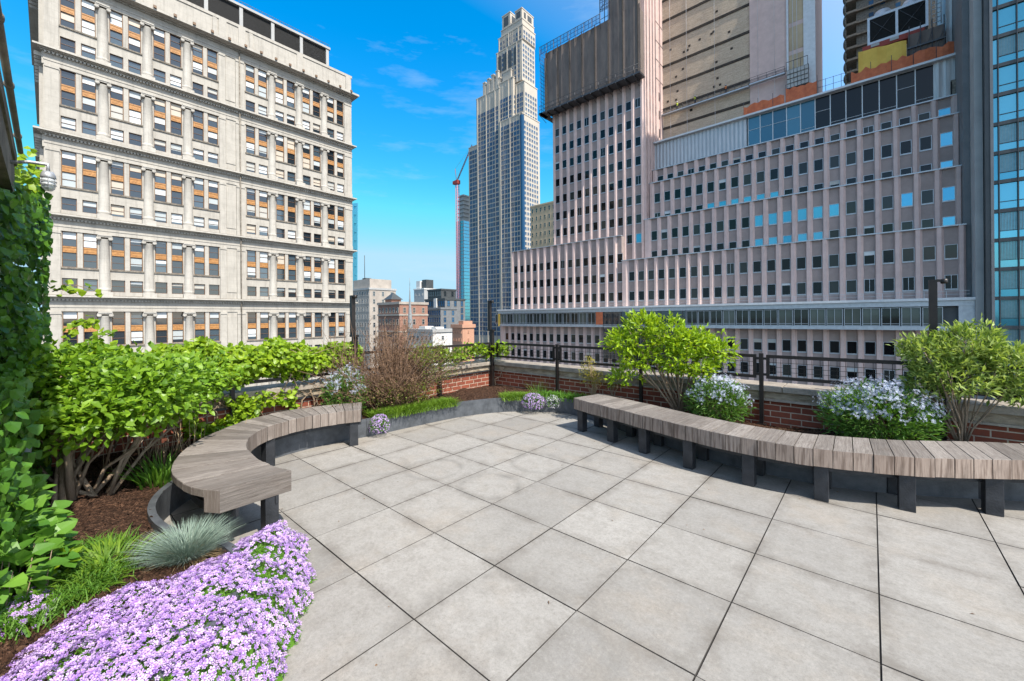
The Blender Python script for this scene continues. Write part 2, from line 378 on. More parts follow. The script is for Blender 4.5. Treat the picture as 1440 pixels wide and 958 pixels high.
def m_blind():
    k = NT('window_blind'); c = k.ramp(k.rnd(), [(0, (.62, .65, .66)), (.45, (.50, .53, .54)), (.7, (.36, .40, .41)), (.9, (.48, .42, .34))]); return k.out(c, .5)
def m_mirror(name, c1, c2, metal):
    k = NT(name); return k.out(k.ramp(k.rnd(), [(.1, c1), (.9, c2)]), .05, k.bump(k.noise(k.pos(), .5, 2), .05, .05), metal, .6)
def m_mulch():
    k = NT('bark_mulch'); p = k.pos(); v = k.n('TexVoronoi'); v.inputs['Scale'].default_value = 55; k.l(k.scale(p, 1, 1.7, 1), v.inputs['Vector'])
    f = k.noise(p, 26, 6, .75)
    c = k.ramp(v.outputs['Color'], [(.1, (.035, .018, .011)), (.5, (.085, .043, .026)), (.9, (.16, .088, .055))])
    c = k.mix(k.ramp(f, [(.4, (.7, .7, .7)), (.6, (0, 0, 0))]), c, (.022, .012, .008))
    return k.out(c, .95, k.bump(k.math('ADD', v.outputs['Distance'], f), 1.0, .02), 0, .15)
def m_petal(name, rim1, rim2, eye):
    k = NT(name); a = k.n('Attribute'); a.attribute_name = 'rim'
    pet = k.ramp(k.rnd(), [(.0, rim1), (.5, tuple((x + y) / 2 for x, y in zip(rim1, rim2))), (1.0, rim2)])
    c = k.mix(k.ramp(a.outputs['Fac'], [(.05, (0, 0, 0)), (.45, (1, 1, 1))]), eye, pet)
    return k.out(c, .6, None, 0, .2, .3, c)
def m_core():
    """old brick backing wall stripped of its stone, with dark slab joints left in geometry"""
    k = NT('stripped_masonry'); p = k.pos(); s = k.scale(p, .5, 1, 6)
    c = k.ramp(k.noise(s, 1.1, 8, .75), [(.25, (.30, .235, .175)), (.5, (.50, .40, .30)), (.75, (.62, .52, .41))])
    c = k.mix(k.ramp(k.noise(k.scale(p, 3, 1, 9), 1.5, 4, .8), [(.36, (.7, .7, .7)), (.5, (0, 0, 0))]), c, (.22, .17, .13))
    return k.out(c, .9, k.bump(k.noise(s, 3, 6), .6, .1), 0, .2)
def m_corrugated(name, c1, c2, freq):
    k = NT(name); p = k.pos(); s = k.n('SeparateXYZ'); k.l(p, s.inputs[0])
    w = k.math('SINE', k.math('MULTIPLY', s.outputs[0], freq)); c = k.ramp(k.noise(k.scale(p, 2, 2, .3), 1.2, 4), [(.3, c2), (.7, c1)])
    return k.out(c, .5, k.bump(w, .8, .05), .2, .5)
M = dict(
 paver=m_pavers(), bed=mat_plain('setting_bed', (.05, .045, .04), rough=.95), mulch=m_mulch(),
 brick_x=m_brick('red_brick_along', 'x'), brick_y=m_brick('red_brick_across', 'y'),
 render=mat_plain('stained_render', (.40, .33, .24), (.16, .12, .08), 7, .9, .4, stretch=(1, 1, 2.5)),
 coping=mat_plain('limestone_coping', (.36, .31, .255), (.17, .145, .12), 5, .85, .4),
 slate=mat_plain('dark_flashing', (.045, .05, .058), (.02, .022, .026), 6, .45, .1, metal=.3),
 rail=mat_plain('black_painted_steel', (.024, .019, .017), (.012, .010, .010), 9, .42, .05, metal=.2),
 leg=mat_plain('blackened_steel_leg', (.050, .053, .06), (.024, .026, .03), 9, .5, .2, metal=.4),
 edging=mat_plain('weathered_steel_edging', (.105, .113, .125), (.05, .055, .062), 8, .6, .15, metal=.15),
 wood=m_wood(), plank=mat_plain('grey_old_plank', (.33, .31, .285), (.17, .155, .14), 4, .9, .4, stretch=(.6, 5, 5)),
 concrete=mat_plain('aged_concrete', (.26, .23, .19), (.09, .078, .062), 3, .9, .5), pipe=mat_plain('galvanised_pipe', (.42, .43, .42), (.26, .27, .27), 9, .4, .05, metal=.5),
 lampglass=NT('ribbed_lamp_glass').out((.60, .63, .63), .12, None, 0, .6), lampmetal=mat_plain('cast_aluminium', (.48, .49, .5), (.3, .31, .32), 20, .4, .1, metal=.5),
 lime=m_stone('white_granite', (.45, .42, .372), (.365, .34, .30)), lime2=m_stone('white_granite_trim', (.49, .46, .41), (.39, .365, .325)),
 bronze=mat_plain('bronze_frame', (.20, .115, .06), (.12, .07, .04), 5, .5), spandrel=mat_plain('ornamented_bronze_spandrel', (.50, .25, .085), (.27, .125, .04), 4.5, .55, .7, 9),
 sash=mat_plain('brown_sash', (.16, .09, .055), (.1, .06, .04), 5, .5), blind=m_blind(),
 glass=m_glass('window_glass', (.012, .017, .022), (.05, .075, .095), frac=.35), louvre=mat_plain('dark_louvre', (.05, .05, .05), (.025, .025, .025), 4, .6, stretch=(1, 1, 30)),
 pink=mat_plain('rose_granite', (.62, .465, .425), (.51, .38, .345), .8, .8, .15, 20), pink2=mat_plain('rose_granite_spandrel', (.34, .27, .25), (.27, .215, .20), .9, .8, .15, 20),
 pinkglass=m_glass('office_glass', (.004, .006, .007), (.035, .04, .036), frac=.35, ior=1.38), alu=mat_plain('pale_aluminium', (.50, .53, .56), (.38, .40, .43), 2, .38, 0, metal=.35),
 whitemet=mat_plain('white_metal', (.62, .63, .64), (.5, .51, .52), 2, .45, 0, metal=.1), stripglass=m_glass('strip_glass', (.02, .023, .02), (.10, .115, .10), frac=.4, ior=1.45),
 blueglass=m_mirror('sky_coloured_glass', (.07, .32, .42), (.14, .44, .54), .6), bandglass=m_mirror('blue_grey_glass', (.03, .10, .14), (.06, .17, .22), .35), skyreflglass=m_mirror('painted_sky_reflection', (.06, .34, .50), (.11, .44, .60), .5), corr=m_corrugated('pale_corrugated_sheet', (.46, .48, .50), (.36, .38, .40), 9.0),  # cyan and blue panes: the reflected sky is put into their base colour
 corrw=m_corrugated('white_corrugated_sheet', (.6, .58, .57), (.45, .44, .43), 7.0), core=m_core(), joint=mat_plain('dark_slab_joint', (.06, .048, .04), (.03, .025, .02), 2, .9),
 net=mat_plain('brown_debris_net', (.19, .15, .13), (.115, .092, .082), .5, .9, .3, 6, stretch=(2, 2, .5)), bluenet=None,
 scaf=mat_plain('scaffold_steel', (.10, .10, .105), (.05, .05, .055), 3, .5, metal=.4), orange=mat_plain('orange_net', (.60, .17, .07), (.42, .10, .045), 1.5, .8, .4, 4),
 yellow=mat_plain('yellow_tarp', (.76, .49, .09), (.62, .38, .06), .7, .7, .3, 2), black=mat_plain('black_mesh', (.012, .012, .013), rough=.8), red=mat_plain('red_steel', (.32, .045, .03), rough=.6),
 tstone=mat_plain('tower_limestone', (.47, .42, .35), (.39, .345, .29), .08, .8), tglass=m_glass('tower_glass', (.008, .045, .10), (.02, .09, .18), frac=.4, ior=1.35),
 beige=mat_plain('beige_stone', (.42, .37, .32), (.30, .265, .23), .3, .9), white=mat_plain('white_paint', (.66, .65, .62), (.52, .51, .49), .5, .8), rbrick=mat_plain('brown_brick', (.34, .185, .135), (.26, .135, .10), .8, .9),
 salmon=mat_plain('salmon_stucco', (.50, .28, .19), (.42, .23, .155), .3, .9), darkglass=m_glass('dark_curtain_wall', (.010, .018, .025), (.03, .05, .065), ior=1.8), tan=mat_plain('tan_stone', (.50, .39, .26), (.38, .29, .19), .4, .9),
 grey=mat_plain('grey_panel', (.18, .185, .19), (.14, .145, .15), .6, .6), lgrey=mat_plain('light_grey_panel', (.40, .40, .39), (.31, .31, .305), .3, .7), dgrey=mat_plain('dark_grey_panel', (.065, .072, .075), (.045, .05, .053), .4, .5),
 cranepink=mat_plain('faded_red_paint', (.50, .20, .22), (.36, .2, .3), .3, .6), slateroof=mat_plain('grey_lead_spire', (.28, .30, .31), (.2, .215, .225), .8, .7), asphalt=mat_plain('asphalt', (.06, .06, .06), (.04, .04, .04), .1, .9),
 bark=mat_plain('pale_bark', (.34, .25, .17), (.17, .12, .08), 30, .9, .5, stretch=(1, 1, .3)), twig=mat_plain('brown_twig', (.20, .125, .08), (.12, .07, .045), 20, .9), dry=mat_plain('dry_stalk', (.38, .27, .16), (.25, .17, .1), 20, .9),
 skin=mat_plain('skin', (.45, .28, .2), rough=.6), cloth=mat_plain('dark_work_clothes', (.05, .055, .07), rough=.9), hivis=mat_plain('yellow_vest', (.55, .62, .05), rough=.8), hivis2=mat_plain('orange_vest', (.7, .2, .05), rough=.8),
 ivy=mat_leaf('ivy_leaf', (.03, .10, .012), (.13, .29, .03), .35, .3), hydr=mat_leaf('hydrangea_leaf', (.085, .19, .012), (.26, .43, .03), .4, .4, (1.25, 1.2, .4)), vine=mat_leaf('vine_leaf', (.12, .23, .012), (.36, .50, .03), .4, .42, (1.25, 1.15, .35)),
 low=mat_leaf('broad_green_leaf', (.06, .17, .02), (.20, .38, .05), .4, .35), lime_leaf=mat_leaf('lime_leaf', (.16, .30, .012), (.42, .56, .03), .4, .4, (1.2, 1.1, .35)), varieg=mat_leaf('variegated_leaf', (.10, .18, .02), (.50, .58, .17), .45, .35, (1.1, 1.15, .5)),
 ams=mat_leaf('bluestar_leaf', (.06, .15, .02), (.2, .34, .06), .5, .3), brownleaf=mat_leaf('bronze_leaf', (.10, .058, .03), (.26, .16, .09), .6, .25, (1.2, .9, .6)), olive=mat_leaf('olive_leaf', (.08, .11, .015), (.21, .24, .04), .5, .35), ygreen=mat_leaf('golden_leaf', (.18, .19, .025), (.42, .35, .05), .5, .35, (1.2, 1.05, .35)),
 cover=mat_leaf('ground_cover_leaf', (.06, .14, .01), (.20, .31, .025), .5, .3), grass=mat_leaf('grass_blade', (.05, .15, .015), (.16, .31, .035), .5, .3), fescue=mat_leaf('blue_fescue_blade', (.13, .19, .15), (.36, .44, .36), .6, .2, (1, 1.1, .9)), straw=mat_leaf('straw_blade', (.2, .14, .07), (.42, .31, .17), .7, .2, (1, .9, .6)),
 phlox=m_petal('lilac_phlox_petal', (.40, .22, .62), (.78, .60, .86), (.25, .07, .34, 1)), pale=m_petal('pale_blue_petal', (.47, .53, .70), (.66, .70, .83), (.55, .55, .6, 1)), wflower=m_petal('whitish_petal', (.6, .58, .7), (.8, .78, .82), (.6, .6, .4, 1)),
)
def netting():
    k = NT('blue_safety_net'); p = k.pos(); s = k.n('SeparateXYZ'); k.l(p, s.inputs[0])
    gx = k.math('GREATER_THAN', k.math('FRACT', k.math('MULTIPLY', k.math('ADD', s.outputs[0], s.outputs[1]), 1.1)), .8); gz = k.math('GREATER_THAN', k.math('FRACT', k.math('MULTIPLY', s.outputs[2], 1.1)), .8)
    a = k.math('ADD', k.math('MULTIPLY', k.math('MAXIMUM', gx, gz), .55), .22)
    d = k.n('BsdfDiffuse'); d.inputs[0].default_value = (.05, .09, .19, 1); t = k.n('BsdfTransparent'); m = k.n('MixShader')
    k.l(a, m.inputs[0]); k.l(t.outputs[0], m.inputs[1]); k.l(d.outputs[0], m.inputs[2]); k.l(m.outputs[0], k.o.inputs[0]); return k.m
M['bluenet'] = netting()
# ---------------------------------------------------------------- the setting far below and around
GZ = -42.0
g = MB(); g.quad((-9000, -9000, GZ), (9000, -9000, GZ), (9000, 9000, GZ), (-9000, 9000, GZ)); tag(g.build('street_ground', M['asphalt']), kind='structure')

CAMP = Vector((0, 0, CAM_H))
def add_windows(parent, specs, templates, name, mats, maxn=100, sub=None):
    """specs: (x, y, z, facing, template key). facing: '-y' or '+x'. The largest in the picture become window parts of their own,
    the remainder one part."""
    def size(s):
        d = Vector(s[:3]) - CAMP; n = Vector((0, -1, 0)) if s[3] == '-y' else Vector((1, 0, 0))
        return templates[s[4]][1] * abs(d.normalized().dot(n)) / d.length_squared
    specs = sorted(specs, key=size, reverse=True); cache = {}; org = Vector(ORG.get(parent.name, (0, 0, 0)))
    rest = MB(); out = []
    for i, s in enumerate(specs):
        rot = 0 if s[3] == '-y' else math.pi / 2
        if i < maxn:
            if s[4] not in cache: cache[s[4]] = (templates[s[4]][0].mesh(name, mats), sub(s[4]) if sub else [])
            me, subs = cache[s[4]]
            o = bpy.data.objects.new(name, me); COL.objects.link(o); o.parent = parent; o.location = Vector(s[:3]) - org; o.rotation_euler.z = rot; out.append(o)
            for nm, sm in subs:
                c = bpy.data.objects.new(nm, sm); COL.objects.link(c); c.parent = o
        else:
            mw = Matrix.Translation(s[:3]) @ Matrix.Rotation(rot, 4, 'Z'); rest.merge(templates[s[4]][0], mw)
            if len(templates[s[4]]) > 2: rest.merge(templates[s[4]][2], mw)
    if rest.f: r = rest.build(name + 's_beyond', mats, parent); r['kind'] = 'stuff'
    return out
def framed(w, h, fr=.07, dep=.06, mull=0, rail=0, glass=0, frame=1, blind=None, bl=0.0):
    """window template in local coordinates, outward -y, base centre at the origin: frame bars, pane set back, optional blind"""
    b = MB(); x = w / 2
    b.box(-x, x, -dep, .02, 0, fr, frame); b.box(-x, x, -dep, .02, h - fr, h, frame)
    b.box(-x, -x + fr, -dep, .02, fr, h - fr, frame); b.box(x - fr, x, -dep, .02, fr, h - fr, frame)
    for i in range(mull):
        c = -x + w * (i + 1) / (mull + 1); b.box(c - fr * .4, c + fr * .4, -dep * .8, .02, fr, h - fr, frame)
    if rail: b.box(-x + fr, x - fr, -dep * .7, .02, rail - fr * .4, rail + fr * .4, frame)
    b.quad((-x + fr, -.005, fr), (x - fr, -.005, fr), (x - fr, -.005, h - fr), (-x + fr, -.005, h - fr), glass)
    if blind is not None and bl > 0: b.quad((-x + fr, -.014, h - fr - bl), (x - fr, -.014, h - fr - bl), (x - fr, -.014, h - fr), (-x + fr, -.014, h - fr), blind)
    return b

# ---------------------------------------------------------------- white granite office building, columns in tiers
def classical():
    X = -76.0; Y0, Y1 = -.34, 39.25; ROOF = 45.3
    b = thing('office_building', 'white granite classical office block with tiers of columns and bronze windows behind the vines', 'building', (X, 20, GZ))
    T_ = [45.25, 35.3, 25.1, 14.95, 4.85, -5.2]
    bays = [1.06 + 4.43 * i for i in range(4)] + [21.26 + 4.41 * i for i in range(4)]
    wl = []                                       # tall window y centres
    for s in bays: wl += [s + .68, s + 2.5]
    ww = 1.34
    def holes(y0, y1):
        out = []; c = y0
        for q in wl: out.append((c, q - ww / 2)); c = q + ww / 2
        out.append((c, y1)); return out
    w = MB(); F = X; B = X - .42
    w.box(X - 30, B, Y0 + .42, Y1 - .4, GZ, 49.0, 0)          # core behind the facade
    for t in T_:
        for a, c in holes(Y0, Y1):
            w.box(B, F, a, c, t - 6.5, t - 2.0); w.box(B, F, a, c, t - 9.5, t - 7.9)
        w.box(B, F, Y0, Y1, t - 7.9, t - 6.5); w.box(B, F, Y0, Y1, t - 10.15, t - 9.5)
        w.box(B, F + .1, Y0, Y1, t - 2.0, t - 1.5); w.box(B, F + .16, Y0, Y1, t - 1.5, t - 1.28); w.box(B, F + .06, Y0, Y1, t - 1.28, t - .45)
        # ends and the blank pier with a sunk panel
        for a, c in ((Y0 + .1, Y0 + 1.3), (17.62, 18.45), (19.85, 21.0), (37.75, Y1 - .1)):
            w.box(F, F + .2, a, c, t - 9.35, t - 2.0); w.box(F, F + .3, a - .04, c + .04, t - 10.1, t - 9.35); w.box(F + .2, F + .28, a - .03, c + .03, t - 2.35, t - 2.02)
        w.box(F, F + .08, 18.5, 19.8, t - 9.0, t - 2.7)
        for s in bays: w.box(F, F + .14, s - .1, s + 3.3, t - 6.72, t - 6.52, 1)
        # return face, seen almost edge-on
        for k in range(6):
            x0 = X - 1.2 - 4.4 * k
            w.box(x0 - 1.1, x0, Y0 - .35, Y0 + .42, t - 9.8, t - 2.0)
            w.box(x0 - 4.4 + .15, x0 - 1.2, Y0 + .02, Y0 + .42, t - 10.15, t - 6.5); 
        w.box(X - 30, X - .01, Y0 - .12, Y0 + .42, t - 2.0, t - .45)
    w.box(X - 30, X, Y0, Y1, 45.32, 48.55, 0); w.box(X - 30, X + .12, Y0 - .12, Y1 + .12, 48.55, 49.0, 0)
    for a in (Y0 + .2, 8.9, 17.7, 20.3, 29.2, 38.1): w.box(X, X + .15, a, a + 1.0, 45.4, 48.54)
    for a in (16.9, 21.8): w.box(X + .15, X + .25, a, a + .5, 45.6, 48.4)
    w.build('wall', [M['lime'], M['concrete']], b)
    # cornices: stepped profile, turning the corner
    for i, t in enumerate(T_):
        o = .5 if i == 0 else 0
        c = MB()
        for dz0, dz1, p in ((-.45, -.32, .28), (-.32, -.2, .5 + o * .6), (-.2, 0, .85 + o)):
            c.box(X - 30, X + p, Y0 - p, Y1 + p * .7, t + dz0 - (.15 * (i == 0)), t + dz1)
            if i == 0: pass
        c.box(X - 30, X + .7 + o, Y0 - .7, Y1 + .5, t + .002, t + .07, 1)
        n = 118
        for k in range(n):                        # dentils
            y = Y0 + (Y1 - Y0) * (k + .5) / n; c.box(X + .06, X + .38, y - .09, y + .09, t - .68, t - .47 - (.15 * (i == 0)))
        for k in range(9):                        # shaped brackets along the return face
            x = X - .6 - 1.1 * k; c.box(x - .3, x, Y0 - .75 - o, Y0 - .12, t - .95, t - .46 - (.15 * (i == 0)))
        if i == 0:
            for k in range(18): y = 1 + 2.2 * k; c.box(X + 1.3, X + 1.55, y, y + .35, t - .12, t + .22, 2)
        c.build('cornice', [M['lime2'], M['concrete'], M['bronze']], b)
    # one column: base, fluted looking shaft, ionic capital
    col = MB(); prof = [(.62, -9.55), (.62, -9.3), (.66, -9.22), (.6, -9.12), (.56, -9.05), (.54, -8.9), (.535, -6), (.47, -2.75), (.5, -2.7), (.5, -2.6)]
    col.lathe(prof, 0, 0, 20, 0, -math.pi / 2, math.pi / 2); col.box(-.1, .72, -.72, .72, -10.13, -9.55)
    col.box(-.1, .62, -.66, .66, -2.2, -2.02); col.box(-.1, .55, -.72, .72, -2.36, -2.2)
    for sgn in (-1, 1):
        for dx in (.42,):
            m = MB(); m.lathe([(.0, 0), (.2, 0), (.24, .05), (.24, .35), (.2, .4), (0, .4)], 0, 0, 12)
            col.merge(m, Matrix.Translation((.12, sgn * .56, -2.52)) @ Matrix.Rotation(math.pi / 2, 4, 'Y'))
    cme = col.mesh('column', M['lime2']); orgv = Vector(ORG[b.name])
    for t in T_:
        for s in bays[:3] + bays[4:7]:
            o = bpy.data.objects.new('column', cme); COL.objects.link(o); o.parent = b; o.location = Vector((X, s + 3.18 + .63, t)) - orgv
    # windows: tall pairs of sashes with a bronze spandrel between, small squares below
    tmpl = {}
    def tall(v):
        q = MB(); h = 4.5
        up = framed(ww, 1.88, .07, .1, 0, .95, 0, 1, 2, v[0]); dn = framed(ww, 1.85, .07, .1, 0, .92, 0, 1, 2, v[1])
        q.merge(dn); q.merge(up, Matrix.Translation((0, 0, 2.62))); q.box(-ww / 2, -ww / 2 + .09, -.16, .0, 0, h, 3); q.box(ww / 2 - .09, ww / 2, -.16, .0, 0, h, 3)
        sp = MB(); sp.box(-ww / 2 + .09, ww / 2 - .09, -.13, .02, 1.85, 2.62, 0)
        sp.box(-ww / 2 + .09, ww / 2 - .09, -.17, -.131, 2.46, 2.6, 0); sp.box(-ww / 2 + .09, ww / 2 - .09, -.17, -.131, 1.87, 1.97, 0)
        for j in range(3): sp.box(-.42 + .3 * j, -.18 + .3 * j, -.155, -.131, 2.07, 2.37, 0)
        return q, sp
    bl = [(.0, .0), (.85, .0), (.9, .85), (.0, .8), (.45, 1.1), (1.7, .0), (.9, 1.7), (.3, .5), (0, 1.3)]
    for i, v in enumerate(bl): q, sp = tall(v); tmpl['t%d' % i] = (q, ww * 4.5, sp)
    for i, v in enumerate((0, .6, .35, 1.2, .9)): tmpl['s%d' % i] = (framed(ww, 1.6, .07, .1, 0, .8, 0, 1, 2, v), ww * 1.6)
    spec = []; rr = random.Random(3)
    for ti, t in enumerate(T_):
        for q in wl:
            hi = ti < 3
            if ti < 5: spec.append((X - .26, q, t - 6.5, '+x', 't%d' % rr.choice([0, 1, 2, 3, 4, 5, 6, 2, 6] if hi else [0, 1, 7, 0, 4, 1, 0, 8, 5])))
            spec.append((X - .26, q, t - 9.5, '+x', 's%d' % rr.choice([4, 1, 3, 3, 0] if hi else [0, 1, 2, 0])))
    spec = [s for s in spec if s[2] > -12]
    spm = {k: v[2].mesh('spandrel', M['spandrel']) for k, v in tmpl.items() if k[0] == 't'}
    rest = [s for s in spec if s[4][0] == 's']; tallw = [s for s in spec if s[4][0] == 't']
    mats = [M['glass'], M['sash'], M['blind'], M['bronze']]
    add_windows(b, tallw, tmpl, 'window', mats, 100, lambda k: [('spandrel', spm[k])] if k in spm else [])
    add_windows(b, rest, tmpl, 'attic_window', mats, 100)
    d = MB(); d.tube([(X + .36, 20.35, -20), (X + .36, 20.35, 45)], .09, 8); d.build('drainpipe', M['concrete'], b)
    # louvred plant room set back on the roof
    p = MB(); x = X - 1.6; y0, y1 = 2.0, 35.6
    p.box(X - 20, x - .3, y0 + .3, y1 - .3, 49.0, 53.1, 1); p.box(X - 20, x + .25, y0 - .2, y1 + .25, 53.1, 53.5, 0)
    n = 7
    for k in range(n + 1): y = y0 + (y1 - y0 - .5) * k / n; p.box(x - .29, x + .1, y, y + .5, 49.0, 53.1, 0)
    for k in range(26): z = 49.3 + .145 * k; p.box(x - .29, x - .12, y0 + .5, y1 - .5, z, z + .05, 1)
    for k in range(60): y = y0 + (y1 - y0) * k / 59; p.box(x + .1, x + .14, y, y + .04, 53.5, 54.0, 2)
    p.box(x + .09, x + .15, y0, y1, 53.95, 54.0, 2)
    p.build('plant_room', [M['lgrey'], M['louvre'], M['scaf']], b)
classical()

# ---------------------------------------------------------------- rose granite office building, stepped, with tower
def pier(mb, x0, x1, y, z0, z1, dep=.34):
    """faceted pier standing proud of the wall, its front at y"""
    w = x1 - x0
    mb.prism([(x0, y + dep), (x0 + w * .12, y), (x1 - w * .34, y), (x1, y + dep)], z0, z1, 0)
def pink():
    PX = 9.14; Y = 77.37; D = 1.7
    b = thing('stepped_office_building', 'rose granite stepped office building with ribbed piers, half its tower wrapped for rebuilding', 'building', (-30, Y + 10, GZ))
    w = MB(); spec = []; W = 1.24; H = 1.85
    tm = {'a': (framed(1.2, H, .06, .07, 0, 0, 0, 1), 1.2 * H), 'c': (framed(1.2, H, .06, .07, 0, 0, 3, 1), 1.2 * H), 'b': (framed(1.2, H, .06, .07, 0, 0, 0, 1, 2, .5), 1.2 * H), 'd': (framed(1.2, H, .06, .07, 0, 0, 0, 1, 2, .25), 1.2 * H), 'e': (framed(1.2, H, .06, .07, 1, 0, 0, 1), 1.2 * H)}
    rr = random.Random(5)
    wz = [8.8 + 3.93 * k for k in range(-6, 12)]
    def face(x0, x1, y, z0, z1, start, per, n, rows, dep=.34, coping=True, side_end=True):
        """wall from x0 to x1: recessed bays [start+per*i, +W] between piers"""
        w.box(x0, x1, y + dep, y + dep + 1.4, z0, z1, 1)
        c = x0
        ed = [(start + per * i, start + per * i + W) for i in range(n)]
        for a, e in ed:
            if a - c > .05: pier(w, c, a, y, z0, z1 - .0)
            c = e
        if x1 - c > .05: pier(w, c, x1, y, z0, z1)
        if coping: w.box(x0 - .02, x1 + .03, y - .06, y + dep + .5, z1 + .002, z1 + .16, 2)
        for zb in rows:
            for a, e in ed:
                if zb > z0 - .3 and zb + H < z1 + .2:
                    spec.append(((a + e) / 2, y + dep, zb, '-y', 'c' if ((12.5 < zb < 17 and -16.5 < a < -6) or (20 < zb < 21 and -24 < a < -12) or (zb > 12 and a > 6) or (16 < zb < 17 and rr.random() < .06)) else rr.choice('bdeaaaaaaaaaaaeaaaaaaaaaaaaaaaaaaaaa')))
                    w.box(a, e, y + dep - .1, y + dep, zb - .12, zb - .02, 2)
    x0 = PX
    # base below the ledge
    face(-72.4, PX + .6, Y, GZ, -.55, PX - 1.93 - 2.0 * 39 - .0, 2.0, 40, [z for z in (-4.14, -8.05, -12, -16, -20)], coping=False)
    # first step and its forward wing
    nst = 23
    face(PX - 47.45, PX, Y, 3.66, 12.95, PX - 1.93 - 2.0 * 22, 2.0, nst, [4.82, 8.78])
    wx0, wx1 = PX - 77.5, PX - 47.5
    face(wx0, wx1, Y, 3.66, 18.15, PX - 76.74, 2.019, 15, [4.82, 8.78, 12.72][:2] + [12.72])
    w.box(wx0, wx1, Y + 1.75, Y + 12, 3.66, 18.1, 0); 
    for k in range(3):                           # short side of the wing with two narrow windows
        w.box(wx1 - .01, wx1 + .28, Y + 1.9 + 1.7 * k, Y + 2.7 + 1.7 * k, 13, 18.15, 0)
    for k in range(2):
        w.box(wx1 - .05, wx1 + .03, Y + 2.8 + 1.7 * k, Y + 3.5 + 1.7 * k, 14.0, 15.9, 3)
    for i, (zt, zb, rows) in enumerate(((20.95, 12.95, [12.72, 16.68]), (28.5, 20.95, [20.62, 24.52]), (31.65, 28.5, [28.45]))):
        y = Y + D * (i + 1); xe = PX + (1.08 if i == 2 else 0)
        x0 = PX - 43.3 if i == 0 else PX - 42.9
        face(x0, xe, y, zb - .6, zt, PX - 1.93 - 2.0 * 20, 2.0, 21, rows)
    # roofs of the steps
    for i, zt in enumerate((12.95, 20.95, 28.5, 31.65)): w.box(PX - 43.2, PX - .3, Y + D * i + 1.0, Y + 14, zt - 1.4, zt - .02, 0)
    w.box(PX - 43, PX, Y + 7, Y + 30, GZ, 31.5, 0)
    # tower
    tx0, tx1, ty = PX - 65.5, PX - 43.3, Y + D
    face(tx0, tx1, ty, 12.9, 50.2, PX - 65.0, 1.985, 11, [z - .02 for z in wz if 15 < z < 47], coping=False)
    w.box(tx0, tx1, ty + 1.75, ty + 10, 12.9, 62.5, 0); w.box(PX - 49.4, tx1, ty + .34, ty + 10, 62.5, 95, 0)
    w.box(tx0, tx1, ty + .34, ty + 1.75, 50.2, 62.5, 1)
    # sunlit narrow side of the tower: smooth ribs above, paired windows below
    for k, (a, e) in enumerate(((.0, .9), (1.5, 2.5), (3.1, 4.0), (4.6, 5.5), (6.1, 7.4), (8.6, 9.9))): w.box(tx1 - .01, tx1 + .3, ty + a + .35 * (k == 0), ty + e, 13, 95, 0)
    for zb in [z for z in wz if 18 < z < 50]:
        for a, e in ((.95, 1.45), (2.55, 3.05), (4.05, 4.55), (5.55, 6.05), (7.5, 8.5)): w.box(tx1 - .05, tx1 + .04, ty + a, ty + e, zb, zb + H, 3)
    for z in (52, 56, 60, 64): w.box(tx1 + .3, tx1 + .34, ty + 6.0, ty + 9.9, z, z + .12, 4)
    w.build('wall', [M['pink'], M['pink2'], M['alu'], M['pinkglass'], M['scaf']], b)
    add_windows(b, [s for s in spec if s[2] > -13 and not (s[0] < -72)], tm, 'window', [M['pinkglass'], M['alu'], M['blind'], M['skyreflglass']], 100)
    # metal ledge and ribbon of windows near eye level
    l = MB(); ly = Y - D
    l.box(PX - 80.6, PX + .9, ly - .4, Y + .4, 3.3, 3.64, 0); l.box(PX - 80.6, PX + .9, ly - .1, Y + .3, 2.6, 3.3, 1)
    l.box(PX - 80.4, PX + .4, ly, Y + .3, -.54, -.02, 1); l.box(PX - 80.4, PX + .7, ly + .5, Y + .3, -.02, 2.6, 2)
    l.box(PX - .9, PX + .7, ly, Y, -.02, 2.6, 1)
    l.box(PX - 80.5, PX - 80.0, ly - .1, Y, -.5, 2.62, 3)
    for k in range(40):
        x = PX - 80 + 2.0 * k
        l.box(x, x + .05, ly - .3, ly - .26, 3.64, 4.5, 4)
    l.box(PX - 80, PX, ly - .3, ly - .26, 4.46, 4.5, 4); l.box(PX - 80, PX, ly - .3, ly - .26, 4.05, 4.08, 4)
    l.build('metal_ledge', [M['whitemet'], M['alu'], M['dgrey'], M['yellow'], M['alu']], b)
    sp = []; ts = {'s': (framed(1.86, 2.5, .07, .12, 1, .3, 0, 1), 4.6)}
    for k in range(17): sp.append((PX - 1.25 - 2.0 * k - 1.93, ly + .3, .0, '-y', 's'))
    for k in range(14): sp.append((PX - 53.6 - 2.1 * k, ly + .3, .0, '-y', 's'))
    add_windows(b, sp, ts, 'ribbon_window', [M['stripglass'], M['alu'], M['blind']], 100)
    q = MB(); q.box(PX - 52.4, PX - 50.8, ly - .05, ly + .4, -.02, 2.6, 0); q.build('rusted_pier', M['orange'], b)
    q = MB(); q.box(PX - 50.8, PX - 34.3, ly + .1, ly + .3, -7, 2.55, 0)
    for k in range(9): x = PX - 50.8 + 2 * k; q.box(x, x + .12, ly + .0, ly + .1, -7, 2.55, 1)
    for z in (-4.2, -.3): q.box(PX - 50.8, PX - 34.3, ly - .02, ly + .0, z, z + .15, 1)
    q.build('opened_bay', [M['darkglass'], M['scaf']], b)
    # band of tall glazing and corrugated sheet below the roof edge
    k5 = MB(); y = Y + D * 4; zb, zt = 32.3, 37.6
    k5.box(PX - 43, PX - 26, y, y + 1, 31.66, zt, 0); k5.box(PX - 2.19, PX + 1.23, y, y + 1, 31.66, zt, 1)
    for j in range(5): k5.box(PX - 2.0 + .68 * j, PX - 1.68 + .68 * j, y - .12, y, 31.66, zt, 1)
